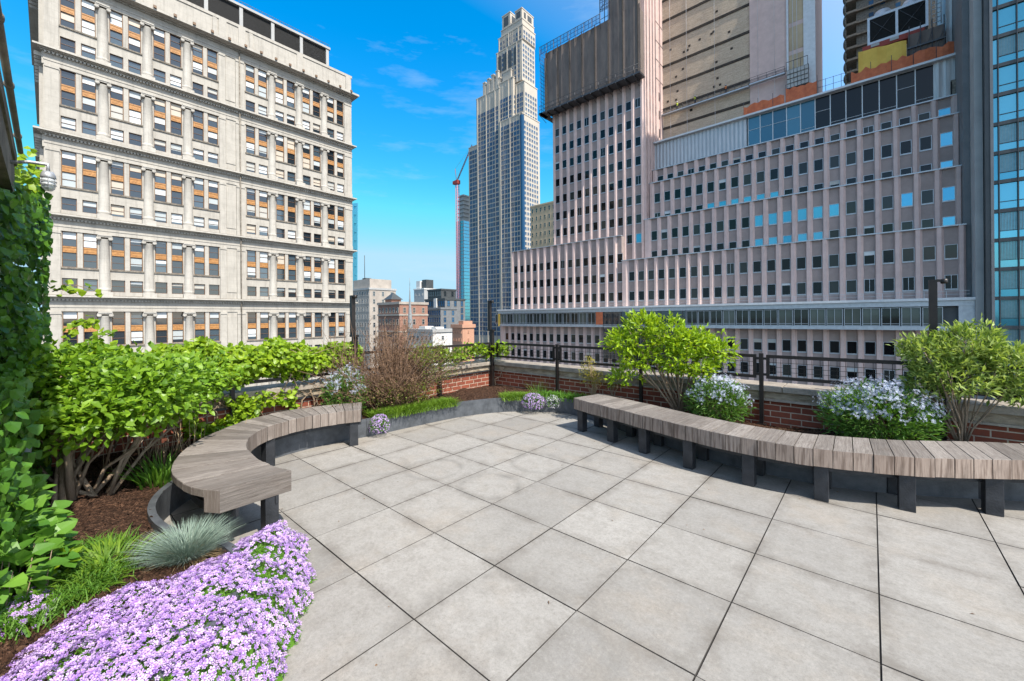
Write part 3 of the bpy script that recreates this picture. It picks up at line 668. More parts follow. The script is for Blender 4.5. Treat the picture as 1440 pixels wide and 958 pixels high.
    k5.box(PX - 43, PX + 1.26, y - .7, y + 1.2, zt, zt + .32, 2); k5.box(PX - 43, PX + 1.2, y + 1, y + 14, 31.6, zt - .02, 3)
    k5.box(PX - 26, PX - 2.19, y + .3, y + 1, 31.66, zt, 3)
    k5.build('roof_band', [M['corr'], M['corrw'], M['whitemet'], M['grey']], b)
    dv = [-25.75, -23.85, -21.93, -19.9, -17.93, -15.94, -13.95, -11.98, -10.0, -8.03, -6.09, -4.1, -2.19]
    for i in range(12):
        wd = dv[i + 1] - dv[i]; t = framed(wd, 5.25, .06, .1, 0, 2.9 if i in (0, 1, 2, 3, 5, 10) else .6, 0, 1)
        t.v = [(v[0] + PX + dv[i] + wd / 2, v[1] + y + .15, v[2] + zb) for v in t.v]
        t.build('roof_window', [M['bandglass'] if i < 5 else M['pinkglass'], M['whitemet']], b)
    s = MB(); s.box(PX - .6, PX + .4, y - .75, y - .05, 32.0, 34.2, 0); s.box(PX - .62, PX - .5, y - .77, y - .7, 32.2, 34.0, 1); s.build('rooftop_unit', [M['concrete'], M['black']], b)
    # stripped masonry slab of the tower beyond
    sy = 88.9
    c = MB(); c.box(-34.4, -17.1, sy, sy + 14, 30, 100, 0); c.box(-17.1, -7.05, sy - .25, sy + 14, 30, 100, 1)
    c.box(-17.1 + 5.9, -17.1 + 6.2, sy - .6, sy - .25, 30, 100, 2); c.box(-8.7, -7.0, sy - .55, sy - .25, 30, 100, 2)
    for x in (-10.3, -9.7): c.box(x, x + .06, sy - .4, sy - .25, 30, 100, 2)
    for z in range(34, 100, 5):
        c.box(-10.85, -8.72, sy - .3, sy - .25, z + .2, z + 4.4, 3)
    c.build('stripped_tower_wall', [M['core'], M['pink'], M['whitemet'], M['tan']], b)
    jt = MB()
    for z in (42.2, 46.4, 51.1, 55.7, 60.9, 65.5, 70):
        jt.box(-34.3, -17.15, sy - .12, sy + .1, z, z + .5, 0)
    for k in range(22): x = rr.uniform(-33.5, -19); z = rr.choice([44, 48.5, 53, 58, 63]) + rr.uniform(-1, 1); jt.box(x, x + .45, sy - .02, sy + .1, z, z + .45, 0)
    jt.build('slab_joint', M['joint'], b)
    return b
pink()

# netting wrapped round the top of the tower
def wrap():
    PX = 9.14; ty = 77.37 + 1.7
    x0, x1 = PX - 67.5, PX - 43.2
    t = thing('scaffold_wrap', 'dark brown debris netting hung on a scaffold round the tower top', 'scaffolding', ((x0 + x1) / 2, ty, 49))
    n = MB(); y = ty - 1.6
    # hung cloth with soft folds: wavy sheet with thickness
    def sheet(xa, xb, z0, z1, seed):
        r = random.Random(seed); N = max(6, int((xb - xa) / .5)); off = [.05 * math.sin(i * 1.9) + r.uniform(-.04, .04) for i in range(N + 1)]
        for i in range(N):
            a, e = xa + (xb - xa) * i / N, xa + (xb - xa) * (i + 1) / N
            n.add([(a, y + off[i], z0), (e, y + off[i + 1], z0), (e, y + off[i + 1], z1), (a, y + off[i], z1)], [(0, 1, 2, 3)], 0, None, True)
    sheet(x0 + 1.2, x1 + .1, 50.2, 63.6, 1); sheet(PX - 49.7, x1 - .4, 63.6, 92, 2)
    n.box(x0 + .6, x1, y + .4, ty + 8, 50.3, 62.9, 0); n.box(PX - 49.5, x1 - .6, y + .4, ty + 8, 62.9, 92, 0)
    for xx in [x0 + 1.6 + 3.2 * k for k in range(8)]: n.box(xx, xx + .1, y - .3, y - .1, 50.2, 63.9 if xx < PX - 50 else 92, 1)
    n.build('debris_netting', [M['net'], M['joint']], t)
    p = MB(); p.box(x0 - .2, x1 + .4, y - .9, ty, 49.35, 49.65, 0); p.box(x0 - .2, x0 + .9, y - .9, ty + 9, 49.35, 49.65, 0)
    for k in range(13):
        xx = x0 + 1.95 * k; p.box(xx, xx + .15, y - 1.1, ty + .2, 49.1, 49.34, 0); p.tube([(xx, y - .9, 49.6), (xx, y - .9, 51.2)], .05, 5, 0); p.tube([(xx, y - .9, 49.2), (xx, ty + .2, 48.3)], .06, 5, 0)
        p.tube([(xx, y - .9, 51.2), (xx + 1.95, y - .9, 49.7)], .035, 4, 0)
    for z in (50.3, 51.2): p.tube([(x0 - .1, y - .9, z), (x1 + .3, y - .9, z)], .045, 5, 0)
    p.build('work_platform', M['scaf'], t)
    s = MB(); z1 = 65.3
    s.quad((x0 - .1, y - .6, 63.4), (PX - 51.6, y - .6, 63.4), (PX - 51.6, y - .6, 65.2), (x0 - .1, y - .6, 65.2))
    s.quad((x0 - .1, ty + 8, 50), (x0 - .1, y - .6, 50), (x0 - .1, y - .6, 65.2), (x0 - .1, ty + 8, 65.2)); s.quad((PX - 51.9, y + .1, 66), (PX - 49.7, y + .1, 66), (PX - 49.7, y + .1, 92), (PX - 51.9, y + .1, 92))
    s.build('safety_net', M['bluenet'], t)
    f = MB()
    for k in range(9): xx = x0 + 2 * k; f.tube([(xx, y - .6, 62), (xx, y - .6, 65.4)], .06, 5)
    f.tube([(x0, y - .6, 65.3), (PX - 51.6, y - .6, 65.3)], .06, 5)
    for xx in (PX - 51.9, PX - 50.8, PX - 49.7):
        f.tube([(xx, y, 63.5), (xx, y, 92)], .08, 5)
    for k in range(14): z = 64.5 + 2 * k; f.tube([(PX - 51.9, y, z), (PX - 49.7, y, z + (2 if k % 2 else 0))], .05, 4); f.tube([(PX - 51.9, y, z), (PX - 49.7, y, z)], .05, 4)
    f.build('scaffold_frame', M['scaf'], t)
wrap()

# swing stages on the stripped wall, with three workers
def stage(x0, x1, z0, z1, y, label, ropes, box=False):
    t = thing('swing_stage', label, 'work platform', ((x0 + x1) / 2, y, min(z0, z1)), 'swing stages on the stripped tower wall')
    L = x1 - x0; n = max(2, int(L / 1.2)); d = MB(); dz = z1 - z0
    d.add([(x0, y - .9, z0), (x1, y - .9, z1), (x1, y - .1, z1), (x0, y - .1, z0), (x0, y - .9, z0 + .22), (x1, y - .9, z1 + .22), (x1, y - .1, z1 + .22), (x0, y - .1, z0 + .22)],
          [(0, 3, 2, 1), (4, 5, 6, 7), (0, 1, 5, 4), (1, 2, 6, 5), (2, 3, 7, 6), (3, 0, 4, 7)])
    d.build('deck', M['alu'], t); r = MB()
    for k in range(n + 1):
        x = x0 + L * k / n; z = z0 + dz * k / n
        for yy in (y - .88, y - .12): r.tube([(x, yy, z + .2), (x, yy, z + 1.25)], .035, 4)
    for h in (.7, 1.25):
        for yy in (y - .88, y - .12): r.tube([(x0, yy, z0 + h), (x1, yy, z1 + h)], .035, 4)
    r.build('guard_rail', M['scaf'], t)
    for x in ropes:
        c = MB(); z = z0 + dz * (x - x0) / L; c.tube([(x, y - .5, z + .2), (x, y - .5, z + 45)], .035, 4); c.tube([(x, y - .5, z), (x + .1, y - .5, 36.5)], .03, 4); c.build('rope', M['whitemet'], t)
stage(-34.2, -17.2, 45.0, 45.0, 88.7, 'long swing stage hanging in front of the stripped masonry wall', (-32, -28.6, -23.2))
stage(-17.0, -11.4, 45.0, 45.0, 88.3, 'shorter swing stage hanging in front of the smooth pink panel', (-15.6, -13))
def worker(x, y, z, vest, label, rz):
    t = thing('person', label, 'person', (x, y, z), 'workers on the swing stage', rz)
    bm = bmesh.new(); J = [((0, 0, .92), .15), ((0, 0, 1.15), .15), ((0, 0, 1.42), .17), ((0, 0, 1.54), .07), ((0, .02, 1.66), .1), ((0, .02, 1.78), .07),
         ((.1, 0, .88), .1), ((.11, .03, .48), .075), ((.11, 0, .06), .06), ((-.1, 0, .88), .1), ((-.11, .05, .48), .075), ((-.11, 0, .06), .06),
         ((.2, 0, 1.42), .075), ((.28, .12, 1.16), .055), ((.2, .36, 1.1), .045), ((-.2, 0, 1.42), .075), ((-.28, .12, 1.16), .055), ((-.18, .36, 1.12), .045), ((.11, .14, .04), .05), ((-.11, .14, .04), .05)]
    E = [(0, 1), (1, 2), (2, 3), (3, 4), (4, 5), (0, 6), (6, 7), (7, 8), (0, 9), (9, 10), (10, 11), (2, 12), (12, 13), (13, 14), (2, 15), (15, 16), (16, 17), (8, 18), (11, 19)]
    me = bpy.data.meshes.new('body'); me.from_pydata([j[0] for j in J], [], []); me.edges.add(len(E)); me.edges.foreach_set('vertices', [i for e in E for i in e]); me.update(calc_edges=False)
    o = bpy.data.objects.new('body', me); COL.objects.link(o); o.parent = t; me.materials.append(M['cloth'])
    sk = o.modifiers.new('skin', 'SKIN'); me.skin_vertices.new() if not me.skin_vertices else None
    for i, j in enumerate(J): me.skin_vertices[0].data[i].radius = (j[1], j[1])
    me.skin_vertices[0].data[0].use_root = True
    ss = o.modifiers.new('sub', 'SUBSURF'); ss.levels = ss.render_levels = 1
    v = MB(); v.lathe([(.16, .95), (.19, 1.1), (.2, 1.3), (.2, 1.42), (.1, 1.52)], 0, 0, 12)
    ob = bpy.data.objects.new('vest', v.mesh('vest', vest)); COL.objects.link(ob); ob.parent = t
    h = MB(); h.lathe([(.17, 1.72), (.135, 1.73), (.13, 1.8), (.08, 1.88), (0, 1.9)], 0, .02, 12); ob = bpy.data.objects.new('helmet', h.mesh('helmet', M['whitemet'])); COL.objects.link(ob); ob.parent = t
worker(-30.6, 88.2, 45.22, M['hivis'], 'worker in a yellow vest near the left end of the long swing stage', .3)
worker(-27.0, 88.2, 45.22, M['hivis'], 'worker in a yellow vest beside the tools in the middle of the long stage', -.4)
worker(-21.2, 88.2, 45.22, M['hivis2'], 'worker in an orange vest towards the right of the long stage', .1)

# things on the roof behind the metal roof edge
def roof_things():
    t = thing('padded_platform', 'folded platform wrapped in pale padding beside the pink panel', 'work platform', (-9.5, 87.6, 43.5))
    d = MB(); 
    for i in range(6):
        for j in range(4): d.box(-11.0 + .52 * i, -10.55 + .52 * i, 87.2 - .15 * j, 87.6, 42.0 + .75 * j, 42.68 + .75 * j, 0)
    d.box(-11.1, -7.9, 87.61, 87.8, 41.8, 45.4, 1); d.build('padding', [M['lgrey'], M['dgrey']], t)
    f = MB()
    for x in (-11.1, -10, -9, -8): f.tube([(x, 87.1, 45.0), (x, 87.1, 46.6)], .05, 4)
    f.tube([(-11.1, 87.1, 46.6), (-8, 87.1, 46.6)], .05, 4); f.build('guard_rail', M['scaf'], t)
    # orange safety netting along the roof
    def net(x0, x1, y, z0, z1, label, mt='orange'):
        b = MB(); N = int((x1 - x0) / .6) + 1; rr = random.Random(int(x0 * 10)); zt = [z1 + rr.uniform(-.3, .3) for _ in range(N + 1)]; yo = [y + .12 * math.sin(i * 1.7) for i in range(N + 1)]
        for i in range(N):
            a, e = x0 + (x1 - x0) * i / N, x0 + (x1 - x0) * (i + 1) / N
            b.add([(a, yo[i], z0), (e, yo[i + 1], z0), (e, yo[i + 1], zt[i + 1]), (a, yo[i], zt[i])], [(0, 1, 2, 3)], 0, None, True)
        for i in range(0, N + 1, 4): b.tube([(x0 + (x1 - x0) * i / N, y + .1, z0), (x0 + (x1 - x0) * i / N, y + .1, z1 + .9)], .05, 4, 1)
        tag(b.build('safety_netting', [M[mt], M['scaf']]), label, 'netting', 'orange netting along the roof edge')
    net(-17.5, -11.2, 85.2, 38, 40.2, 'pale orange netting strung on posts below the pink panel')
    net(-11.0, -6.6, 85.4, 38, 41.0, 'bright orange netting bunched beside the padded platform')
    net(-2.2, 10.2, 84.6, 38, 40.0, 'orange netting running under the yellow tarpaulin along the roof edge')
    b = MB(); 
    for i in range(5): b.tube([(-6.4 + 1.0 * i, 84.4, 37.9), (-6.4 + 1.0 * i, 84.4, 40.4)], .04, 4)
    for z in (39.2, 40.3): b.tube([(-6.4, 84.4, z), (-2.4, 84.4, z)], .03, 4)
    tag(b.build('guard_rail', M['scaf']), 'thin post and wire rail on the roof edge against open sky', 'railing')
    # yellow tarpaulin, black netting
    b = MB(); N = 10
    for i in range(N):
        a, e = -1.3 + 5.5 * i / N, -1.3 + 5.5 * (i + 1) / N; y0, y1 = 85.2 + .12 * math.sin(i * 1.3), 85.2 + .12 * math.sin((i + 1) * 1.3)
        z0, z1 = 43.3 - .06 * i, 43.3 - .06 * (i + 1)
        b.add([(a, y0, 37.6), (e, y1, 37.6), (e, y1, z1), (a, y0, z0)], [(0, 1, 2, 3)], 0, None, True)
        b.quad((a, y0, z0), (e, y1, z1), (e, 86.8, z1), (a, 86.8, z0))
    b.box(-1.3, 4.2, 85.6, 87, 37.6, 42.5)
    tag(b.build('tarpaulin', M['yellow']), 'yellow tarpaulin draped over equipment on the roof', 'tarpaulin')
    b = MB(); b.box(4.4, 8.2, 85.4, 88, 37.6, 43.4, 0); b.box(4.3, 8.25, 85.1, 85.39, 41.2, 41.45, 1)
    for k in range(4): b.tube([(4.5 + 1.2 * k, 85.2, 37.6), (4.5 + 1.2 * k, 85.2, 44.6)], .06, 5, 1)
    for k in range(3): b.tube([(4.5 + 1.2 * k, 85.2, 38), (5.7 + 1.2 * k, 85.2, 43)], .04, 4, 1)
    tag(b.build('black_netting', [M['net'], M['scaf']]), 'dark netting on a frame right of the yellow tarpaulin', 'netting')
    # cooling tower with two black louvred bays and fan stacks
    t = thing('cooling_tower', 'white framed cooling tower with two black louvred bays and fan hoods', 'cooling tower', (3.1, 87, 43.6))
    f = MB(); x0, x1, y = -.2, 6.6, 86.2; zb, zt = 44.6, 48.2
    f.box(x0, x1, y - .1, y + 4, zb - .35, zb, 0); f.box(x0, x1, y - .1, y + 4, zt, zt + .35, 0)
    for x in (x0, (x0 + x1) / 2 - .15, x1 - .3): f.box(x, x + .3, y - .1, y + 4, zb, zt, 0)
    f.build('frame', M['alu'], t)
    for k in range(2):
        a = x0 + .3 + 3.4 * k - .1 * k; p = MB(); p.box(a, a + 2.95, y + .05, y + .3, zb + .01, zt - .01, 0)
        for j in range(18): p.box(a, a + 2.95, y + .0, y + .05, zb + .1 + .195 * j, zb + .13 + .195 * j, 0)
        p.build('louvre', M['black'], t); c = MB(); c.tube([(a, y - .02, zb), (a + 2.95, y - .02, zt)], .05, 4); c.tube([(a, y - .02, zt), (a + 2.95, y - .02, zb)], .05, 4); c.build('brace', M['scaf'], t)
        h = MB(); h.lathe([(1.4, zt + .36), (1.35, zt + .7), (1.1, zt + 1.1), (.9, zt + 1.5), (0, zt + 1.55)], a + 1.5, y + 1.6, 16); h.build('fan_hood', M['alu'], t)
    l = MB()
    for x in (x1 + .3, x1 + .8, x1 + 1.3):
        l.tube([(x, y, 44), (x, y, 52)], .06, 5)
    for k in range(12): l.tube([(x1 + .3, y, 44.4 + .65 * k), (x1 + 1.3, y, 44.4 + .65 * k)], .05, 4)
    l.build('ladder', M['alu'], t)
    b = MB(); b.box(-.8, 6.2, 86.0, 88, 43.4, 44.2, 0); b.box(.2, 1.2, 85.9, 86.05, 43.7, 44.1, 1); b.box(2.4, 3.4, 85.9, 86.05, 43.7, 44.15, 1)
    tag(b.build('steel_dunnage', [M['red'], M['lgrey']]), 'red steel beams carrying the cooling tower', 'steel beam')
    b = MB(); b.box(8.4, 11.6, 86.5, 96, 31.6, 75, 0); b.box(11.61, 12.4, 86.4, 96, 31.6, 75, 1)
    for k in range(10): b.box(11.7, 12.2, 86.3, 86.4, 38.4 + 3.4 * k, 40.6 + 3.4 * k, 2)
    tag(b.build('white_bulkhead', [M['corrw'], M['white'], M['dgrey']]), 'tall white corrugated bulkhead at the right end of the roof', 'bulkhead')
roof_things()

# slim concrete apartment tower under construction behind the roof
def apartment():
    t = thing('apartment_tower', 'unfinished concrete apartment tower with stacked rounded balconies', 'building', (5, 142, GZ))
    w = MB(); w.box(-2.5, 16, 140, 160, GZ, 112, 0)
    for k in range(26):
        z = 30 + 3.1 * k; 
        for xx in (0, 2.2, 5, 8): w.box(xx, xx + .9, 139.9, 140, z + .6, z + 2.6, 1)
    w.build('wall', [M['concrete'], M['tglass']], t)
    s = MB()
    for k in range(24):
        z = 34 + 3.1 * k; n = 10
        pts = [(-4.4 - .9 * math.sin(math.pi * i / n), 139.0 + 8 * i / n) for i in range(n + 1)] + [(-2.4, 147), (-2.4, 139.0)]
        s.prism(list(reversed(pts)), z, z + .55)
        for yy in (140, 143, 146): s.tube([(-4.7, yy, z + .55), (-4.7, yy, z + 3.1)], .22, 6)
        s.box(-2.5, 6, 139.3, 139.99, z, z + .35)
    s.build('balcony_slab', M['concrete'], t)
apartment()

# blue glass hotel at the right edge
def glass_block():
    Y = 74.0
    t = thing('glass_tower', 'dark framed glass tower with pale blue panes at the right edge', 'building', (16, Y + 8, GZ))
    w = MB(); w.box(10.35, 60, Y + .25, Y + 30, GZ, 95, 0); w.box(9.62, 10.3, Y + 1.2, Y + 30, GZ, 95, 1); w.box(10.3, 10.95, Y - .1, Y + .24, GZ, 95, 0)
    w.box(9.0, 9.6, Y + 4.0, Y + 30, GZ, 95, 2)
    fl = [-.26 + 3.42 * k - 3.42 * 4 for k in range(34)]
    xs = [11.36, 12.8, 14.25, 15.7, 17.2]
    for z in fl: w.box(10.95, 60, Y - .12, Y + .24, z, z + .42, 0)
    for x in xs + [18.7 + 1.5 * k for k in range(8)]: w.box(x - .04, x + .04, Y - .18, Y + .24, GZ, 95, 0)
    w.box(10.7, 10.95, Y - .2, Y - .1, GZ, 95, 3)
    w.build('frame', [M['dgrey'], M['lgrey'], M['grey'], M['grey']], t)
    tm = {}; spec = []
    for i, (a, e) in enumerate(((10.95, 11.32), (11.4, 12.76), (12.84, 14.21), (14.29, 15.66), (15.74, 17.16))):
        h = 3.0; wd = e - a; b = MB(); b.quad((-wd / 2, 0, 0), (wd / 2, 0, 0), (wd / 2, 0, h), (-wd / 2, 0, h), 0)
        if i: b.box(-wd / 2, wd / 2, -.06, -.005, .82, .9, 1)
        c = MB(); c.merge(b)
        if i:
            n = 12; z0, z1 = .92, h   # gathered curtain behind the pane, seen as pale folds
            for j in range(n): x0 = -wd / 2 + wd * j / n; x1 = x0 + wd / n * .75; c.quad((x0, -.003, z0), (x1, -.003, z0), (x1, -.003, z1), (x0, -.003, z1), 2)
        tm['p%d' % i] = (b, wd * h); tm['c%d' % i] = (c, wd * h)
        for k, z in enumerate(fl):
            if -9 < z < 45: spec.append(((a + e) / 2, Y + .1, z + .42, '-y', ('c' if i and (z < 17 and k % 4 != 0 or k % 3 == 1) else 'p') + str(i)))
    cur = mat_plain('pale_curtain', (.20, .27, .27), (.13, .19, .19), 3, .5)
    add_windows(t, spec, tm, 'window', [M['blueglass'], M['dgrey'], cur], 100)
glass_block()

# ---------------------------------------------------------------- stepped skyscraper in the distance
def skyscraper():
    CX, CY = -179.1, 215.4
    t = thing('skyscraper', 'tall stepped limestone skyscraper with blue windows and a notched crown', 'building', (CX - 25, CY + 10, GZ))
    w = MB(); spec = []; tm = {}
    for nm, (a, h) in dict(l=(2.55, 2.75), r=(1.75, 2.1), n=(1.4, 2.3)).items():
        b = MB(); b.quad((-a / 2, -.03, 0), (a / 2, -.03, 0), (a / 2, -.03, h), (-a / 2, -.03, h), 0); b.box(-.06, .06, -.1, -.035, 0, h, 1); b.box(-a / 2, a / 2, -.16, -.035, -.25, -.02, 1)
        tm[nm] = (b, a * h)
    def block(x0, x1, y0, y1, z0, z1, lw=True, rw=True, zw0=None, zw1=None, bay=3.05, fh=3.5, tm_l='l', tm_r='r', ribs=True):
        """x0..x1 is the width of the shaded front, y0..y1 the depth of the sunny side"""
        w.box(x0, x1, y0, y1, z0, z1, 0); w.box(x0 - .25, x1 + .25, y0 - .25, y1 + .25, z1, z1 + .7, 0)
        a0, a1 = zw0 or z0, zw1 or z1 - 1.5
        if lw:
            n = max(1, int((x1 - x0 - 1) / bay)); m = (x1 - x0 - n * bay) / 2
            for k in range(int((a1 - a0) / fh)):
                for i in range(n): spec.append((x0 + m + bay * (i + .5), y0, a0 + fh * k + .5, '-y', tm_l))
            if ribs:
                for i in range(0, n + 1, 1): xx = x0 + m + bay * i; p = .5 if i % 3 == 0 else .16; w.box(xx - p / 2, xx + p / 2, y0 - p, y0, z0, z1, 0)
        if rw:
            n = max(1, int((y1 - y0 - .6) / 2.7)); m = (y1 - y0 - n * 2.7) / 2
            for k in range(int((a1 - a0) / fh)):
                for i in range(n): spec.append((x1, y0 + m + 2.7 * (i + .5), a0 + fh * k + .8, '+x', tm_r))
    c = lambda s: CX - s
    block(c(56.5), c(46.3), CY + 2.5, CY + 22, GZ, 134, zw0=-12, tm_l='l')
    block(c(46.3), c(22), CY + 1.2, CY + 20, GZ, 168, zw0=-12, zw1=158)
    block(c(22), CX, CY, CY + 19.5, GZ, 142, zw0=-12)
    # rounded glass corner bay
    w.lathe([(1.5, 141), (1.5, GZ)], CX - .6, CY + .6, 10, 1)
    block(c(24), c(9.5), CY + 1.6, CY + 19, 142, 171, zw1=160, ribs=True)
    block(c(9.5), c(1), CY + 4, CY + 18.5, 142, 166, zw1=160)
    block(c(40), c(22.5), CY + 2.2, CY + 20, 168, 176, lw=False, rw=False)
    for k in range(4): block(c(39.5 - 4.4 * k), c(37.2 - 4.4 * k), CY + 1.8, CY + 5, 168, 178 + 1.2 * k, lw=False, rw=False)
    block(c(20), c(12), CY + 2.4, CY + 17, 171, 178, lw=False)
    block(c(27.5), c(3), CY + 4, CY + 18.6, 168, 196, zw0=170, tm_l='n')
    for k in range(4): w.box(c(25.5 - 5 * k), c(22.5 - 5 * k), CY + 3.7, CY + 4, 181, 193, 2)
    block(c(25.5), c(2.2), CY + 4.2, CY + 18.3, 196.7, 206, tm_l='n')
    block(c(23), c(3), CY + 4.6, CY + 18, 206.7, 211, tm_l='n', lw=False, rw=False)
    block(c(22), c(14.2), CY + 4.7, CY + 12, 211.7, 221, lw=False, rw=False); block(c(9.6), c(3.3), CY + 4.7, CY + 17.8, 211.7, 218.5, lw=False, rw=False)
    w.box(c(20.3), c(15.9), CY + 4.6, CY + 4.7, 213, 219.5, 2); w.box(c(8.4), c(4.5), CY + 4.6, CY + 4.7, 213, 217.3, 2); w.box(c(14.2), c(14.2) + .1, CY + 6.5, CY + 10.5, 213, 219.5, 2)
    w.box(c(3.3), c(3.3) + .1, CY + 7, CY + 9, 213, 217, 2); w.box(c(3.3), c(3.3) + .1, CY + 11, CY + 15.5, 213, 217, 2)
    for k in range(6): w.box(c(21 - 1.9 * k), c(20.7 - 1.9 * k), CY + 3.9, CY + 4.19, 197.5, 205.5, 0)
    w.build('wall', [M['tstone'], M['tglass'], M['dgrey']], t)
    add_windows(t, spec, tm, 'window', [M['tglass'], M['tstone']], 100)
skyscraper()

# ---------------------------------------------------------------- lower buildings in the gap between the two big facades
def simple(name, label, x0, x1, y, dep, z1, mt, floors, bays, ww, wh, gl='darkglass', trim=None, zlow=-14, extra=None, side=True):
    t = thing(name, label, 'building', ((x0 + x1) / 2, y + dep / 2, GZ)); w = MB(); w.box(x0, x1, y, y + dep, GZ, z1, 0); w.box(x0 - .3, x1 + .3, y - .3, y + dep + .3, z1, z1 + .9, 1)
    if extra: extra(w)
    w.build('wall', [M[mt], M[trim or mt], M['dgrey'], M['white']], t)
    b = framed(ww, wh, .12, .12, 0, wh * .5, 0, 1); tm = {'a': (b, ww * wh)}; sp = []
    fh = (z1 - zlow) / floors
    for k in range(floors):
        z = zlow + fh * k + (fh - wh) / 2
        for i in range(bays): sp.append((x0 + (x1 - x0) * (i + .5) / bays, y, z, '-y', 'a'))
        if side:
            for i in range(max(1, int(dep / 4))): sp.append((x1, y + dep * (i + .5) / max(1, int(dep / 4)), z, '+x', 'a'))
    add_windows(t, sp, tm, 'window', [M[gl], M[trim or mt], M['blind']], 100); return t
simple('stone_building', 'pale stone building with rows of dark windows and a blank attic', -196, -174.3, 98, 14, 15.2, 'beige', 8, 9, 1.2, 2.2, trim='lgrey',
       extra=lambda w: (w.box(-192.3, -176.5, 99.5, 111, 16.1, 20.5, 0), w.tube([(-182, 100, 20), (-182, 100, 32)], .15, 5, 2), w.box(-186, -183, 101, 104, 20.5, 21.4, 2)))
simple('brick_building', 'brown brick building with pale stone bands and a hipped roof hut', -137, -123.1, 80.5, 12, 6.6, 'rbrick', 5, 6, 1.2, 2.0, trim='beige',
       extra=lambda w: (w.box(-137.2, -122.9, 80.2, 92.7, 2.6, 3.2, 1), w.box(-137.2, -122.9, 80.2, 92.7, -3.2, -2.7, 1), w.box(-134.6, -130.4, 82, 86, 7.5, 8.6, 0),
        w.add([(-135.2, 81.5, 8.6), (-129.8, 81.5, 8.6), (-129.8, 86.5, 8.6), (-135.2, 86.5, 8.6), (-132.5, 84, 11.3)], [(0, 1, 4), (1, 2, 4), (2, 3, 4), (3, 0, 4)], 2)))
simple('white_block', 'white and grey blocks on top of a distant pale building', -236, -224.5, 166, 10, 21, 'lgrey', 4, 3, 1.0, 1.6, trim='white', zlow=-5, side=False,
       extra=lambda w: (w.box(-234.8, -230.5, 167, 173, 21.9, 27.2, 3), w.box(-229.5, -224.9, 168, 174, 21.9, 27.8, 2)))
simple('dark_glass_building', 'black glass office building beside the pale distant blocks', -196, -183.5, 147.5, 11, 17.6, 'dgrey', 8, 6, 1.75, 3.0, gl='darkglass', trim='dgrey')
simple('blue_glass_building', 'blue glass office building with a white lift shaft', -184.5, -167.4, 137, 14, 11.2, 'grey', 7, 9, 1.8, 3.0, gl='tglass', trim='dgrey', extra=lambda w: w.box(-176, -173.7, 136.2, 137, 5, 12.2, 3))
simple('low_glass_building', 'low glass building with horizontal window bands below the blue tower', -164, -152.3, 122, 10, 5.8, 'grey', 6, 7, 1.62, 2.4, gl='tglass', trim='grey')
simple('salmon_building', 'salmon stucco building with a few small dark windows', -81.0, -77.1, 68.6, 4, -.9, 'salmon', 4, 4, .4, .8, zlow=-9, extra=lambda w: w.box(-78.9, -77.08, 68.9, 72, -.1, .85, 0))
simple('white_roof_building', 'low white roofed building behind the brown shrub', -104, -92.2, 71, 7, -2.4, 'white', 3, 6, .8, 1.2, zlow=-12, trim='lgrey', extra=lambda w: (w.box(-100, -97, 72, 75, -1.5, -.7, 3), w.box(-95.5, -93.5, 73, 76, -1.5, -.9, 3)))
simple('tan_building', 'tan stone building with a pyramid roofed turret between the skyscraper and the granite tower', -150, -132, 187.5, 14, 66, 'tan', 12, 6, 1.4, 2.6, trim='tan', zlow=10,
       extra=lambda w: (w.box(-156, -150.02, 186, 193, GZ, 36, 0), w.add([(-156.6, 185.5, 36), (-149.6, 185.5, 36), (-149.6, 193.5, 36), (-156.6, 193.5, 36), (-153, 189, 41.5)], [(0, 1, 4), (1, 2, 4), (2, 3, 4), (3, 0, 4)], 3)))
def spire():
    t = thing('church_spire', 'slim grey church spire in front of the brown brick building', 'spire', (-110.3, 76, GZ)); s = MB()
    s.box(-111.6, -109, 74.7, 77.3, GZ, -5.5, 0); s.build('tower', M['beige'], t); c = MB(); c.lathe([(1.15, -5.5), (1.0, -3.6), (.35, 6), (.06, 12)], -110.3, 76, 8, 0, smooth=False); c.tube([(-110.3, 76, 12), (-110.3, 76, 14.5)], .06, 5)
    c.build('spire', M['slateroof'], t)
spire()
def sliver():
    b = MB(); x1, y1 = -396.5, 210.5
    b.add([(-425, 195, GZ), (-398.6, 209, GZ), (x1 + .4, y1, 121), (-425, 195, 121), (-425, 211.2, GZ), (-399.5, 210, GZ), (x1 + .2, 211.2, 121), (-425, 211.2, 121)],
          [(0, 1, 2, 3), (5, 4, 7, 6), (1, 5, 6, 2), (3, 2, 6, 7), (4, 0, 3, 7)])
    t = thing('glass_skyscraper', 'blue glass skyscraper sliver with a slanted edge behind the granite block', 'building', (-410, 215, GZ)); b.build('curtain_wall', M['blueglass'], t)
    f = MB()
    for k in range(30): z = -10 + 4.4 * k; f.box(-425, -397.0 - .012 * (121 - z), 208.4, 209.3, z, z + .35) if k % 2 else None
    f.build('floor_band', M['blueglass'], t)
sliver()
